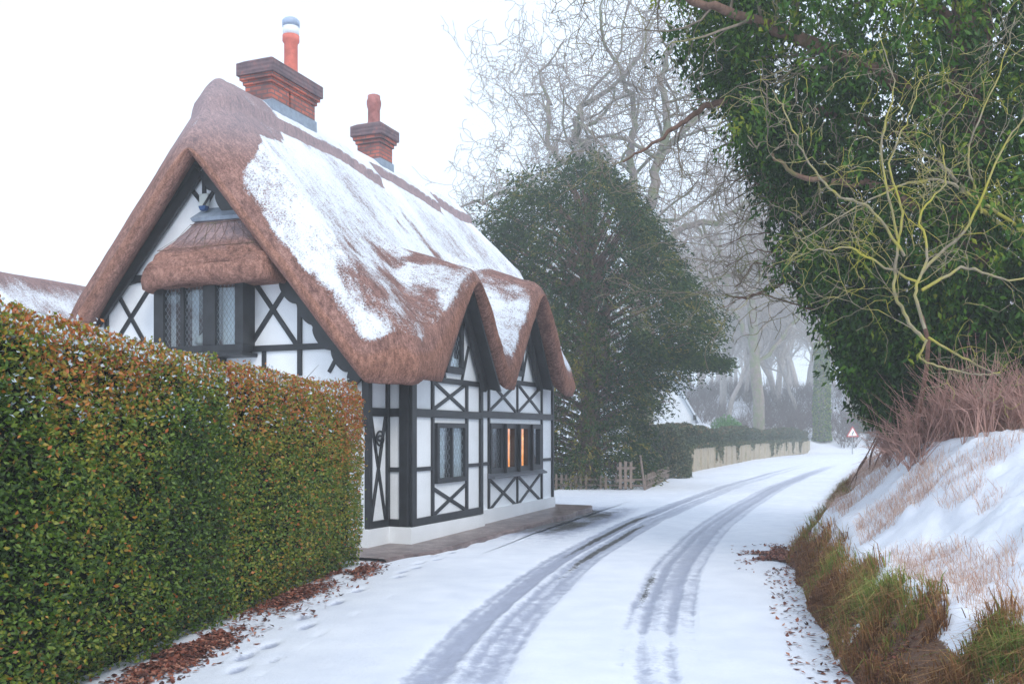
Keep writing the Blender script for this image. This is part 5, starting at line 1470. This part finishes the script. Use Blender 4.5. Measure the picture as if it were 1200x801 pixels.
# skirts of ivy on the trunk base
n = 5000; a = r.uniform(0, 6.283, n); z = r.uniform(-.1, 1.6, n); rr_ = (.42 + .12 * vnoise(a * 3, z * 4, 8)) * r.uniform(.85, 1.1, n)
P = np.stack([rr_ * np.cos(a), rr_ * np.sin(a), z], 1)
leaves('trunk_ivy', P, P * [1, 1, 0] * .5 + r.normal(0, .4, P.shape) + [0, 0, -.6], r.uniform(.04, .08, n), r.random(n) * .6, M['ivy'], iv, .6, .25, 404)
T5.build(iv, M['bark_brown'], M['ivy_twig'], 7, 3)

# ---- mossy leaning tree in front of the ivy
ms_b = px3(1078, 492, 9.6); mst = thing('mossy_tree', 'small leaning bare tree with yellow green mossy branches in front of the ivy', 'tree', (ms_b[0], 9.6, 1.55)); orgm = np.array([ms_b[0], 9.6, 1.55])
T6 = Tree(501); _o = orgi; orgi = orgm; _i = ID; ID = 9.6
PMs = dict(wander=.22, up=.03, up2=.02, taper=.4, depth=5, n=[3, 3, 3, 2, 1], start=.2, start0=.3, ang=(.4, 1.0), len=(.5, .8), minr=.003, seg=7, trunk_levels=2)
T6.tr.append((np.array(ipx([(1072, 548, 1.2), (1074, 500, 1.0), (1079, 470, .8), (1086, 430, .5), (1088, 400, .2), (1080, 370)])), np.array([.030, .027, .025, .024, .022, .02])))
addt(T6, [(1086, 400), (1066, 380), (1046, 340), (1052, 290), (1058, 250)], .020, .013, .006, 0, 7, (.4, .9), PMs)
addt(T6, [(1058, 250), (1040, 190), (1065, 140), (1080, 90)], .013, .004, .008, 0, 7, (.4, .9), PMs)
addt(T6, [(1084, 385), (1070, 340), (1090, 300), (1075, 250), (1110, 215), (1105, 170)], .018, .006, .008, -.3, 9, (.4, 1.), PMs)
addt(T6, [(1200, 280), (1160, 255), (1110, 200), (1100, 190)], .026, .016, .006, .3, 5, (.4, .9), PMs)
addt(T6, [(1240, 300), (1170, 250), (1110, 210), (1060, 215), (1000, 245), (940, 280)], .022, .005, .01, .2, 10, (.4, .9), PMs)
addt(T6, [(1088, 395), (1130, 420), (1170, 440), (1172, 437)], .013, .009, .004, -.1, 3, (.3, .6), PMs)
addt(T6, [(1086, 398), (1075, 420), (1110, 432), (1150, 440), (1172, 436)], .012, .008, .004, -.2, 3, (.3, .6), PMs)
addt(T6, [(1060, 300), (1020, 240), (980, 230), (945, 190), (925, 140), (905, 105)], .016, .005, .01, 0, 7, (.3, .8), PMs)
addt(T6, [(1075, 330), (1030, 310), (1000, 290), (950, 295), (935, 275)], .014, .004, .01, 0, 6, (.3, .7), PMs)
addt(T6, [(1080, 340), (1130, 310), (1180, 330), (1220, 320)], .018, .007, .01, -.2, 6, (.4, .9), PMs)
addt(T6, [(1080, 320), (1140, 260), (1175, 170), (1220, 110)], .018, .006, .01, 0, 7, (.4, 1.0), PMs)
addt(T6, [(1052, 280), (1030, 170), (1050, 100), (1030, 40)], .013, .004, .01, 0, 6, (.3, .8), PMs)
addt(T6, [(1150, 250), (1130, 180), (1170, 90), (1190, 20)], .014, .004, .01, .2, 6, (.3, .8), PMs)
V, F_ = tube_arrays([T6.tr.pop(0)], 8); mesh_np('lower_stem', V, F_, M['red_stem'], mst, True)
T6.build(mst, M['moss_twig'], M['moss_twig'], 7, 3)
orgi = _o; ID = _i

# ---- reddish saplings and brambles at the top of the bank
P, T, Y = bank_points(700, 1.15, 2.9, 11.0, 18, 601); P = P[P[:, 2] > 1.15]
brush('bramble_thicket', P, RNG.uniform(.35, .85, len(P)), 'pinkish brown leafless brambles on the crest of the bank', M['red_twig'], 602, .45, 6, .0055, 'brambles')
Pr = []
r = np.random.default_rng(603)
for _ in range(520): Pr.append((r.uniform(4.6, 9.8), r.uniform(11.0, 15.0), 1.55))
Pq0, Tq, Yq = bank_points(700, 1.5, 6.0, 10.2, 15.5, 605); Pr = Pq0 - [0, 0, .05]
brush('sapling_thicket', Pr, r.uniform(.3, .85, len(Pr)), 'thicket of reddish upright twigs behind the ivy covered trunk', M['red_twig'], 604, .24, 6, .006, 'thicket')
# long arching bramble stems at the bank's edge
ar = thing('arching_bramble', 'arching brown bramble stems hanging over the bank edge beside the road', 'bramble', tuple(px3(1018, 560, 16.0) * [1, 1, 0] + [0, 0, .6])); oa = np.array(ar.location)
for k, pts in enumerate([[(1060, 480), (1035, 505), (1020, 530), (1018, 560), (1024, 585)], [(1030, 505), (1015, 535), (1005, 548), (1002, 570), (990, 590)], [(1016, 535), (1000, 560), (985, 590), (982, 605)], [(1045, 500), (1025, 545), (1012, 575), (996, 600)]]):
    A = np.array([px3(p[0], p[1], 16.0 - .1 * k) for p in pts]) - oa; tt = np.linspace(0, len(A) - 1, 20); B = np.stack([np.interp(tt, range(len(A)), A[:, j]) for j in range(3)], 1)
    for _ in range(3): B[1:-1] = (B[:-2] + 2 * B[1:-1] + B[2:]) / 4
    V, F_ = tube_arrays([(B, np.linspace(.03 if k == 0 else .012, .008, 20))], 6); mesh_np('stem', V, F_, M['bark_brown'], ar, True)

# ================================================================== haze
hz, n, p = newmat('haze')
n.nodes.remove(p); pv = N(n, 'ShaderNodeVolumePrincipled'); pv.inputs['Color'].default_value = (.97, .99, 1, 1); pv.inputs['Density'].default_value = .0033; pv.inputs['Anisotropy'].default_value = .2
n.links.new(pv.outputs[0], n.nodes['Material Output'].inputs['Volume'])
tag(MB().box(-162, 202, -62, 262, -1.2, 30).build('haze', hz), 'pale winter mist filling the air along the lane', kind='stuff')
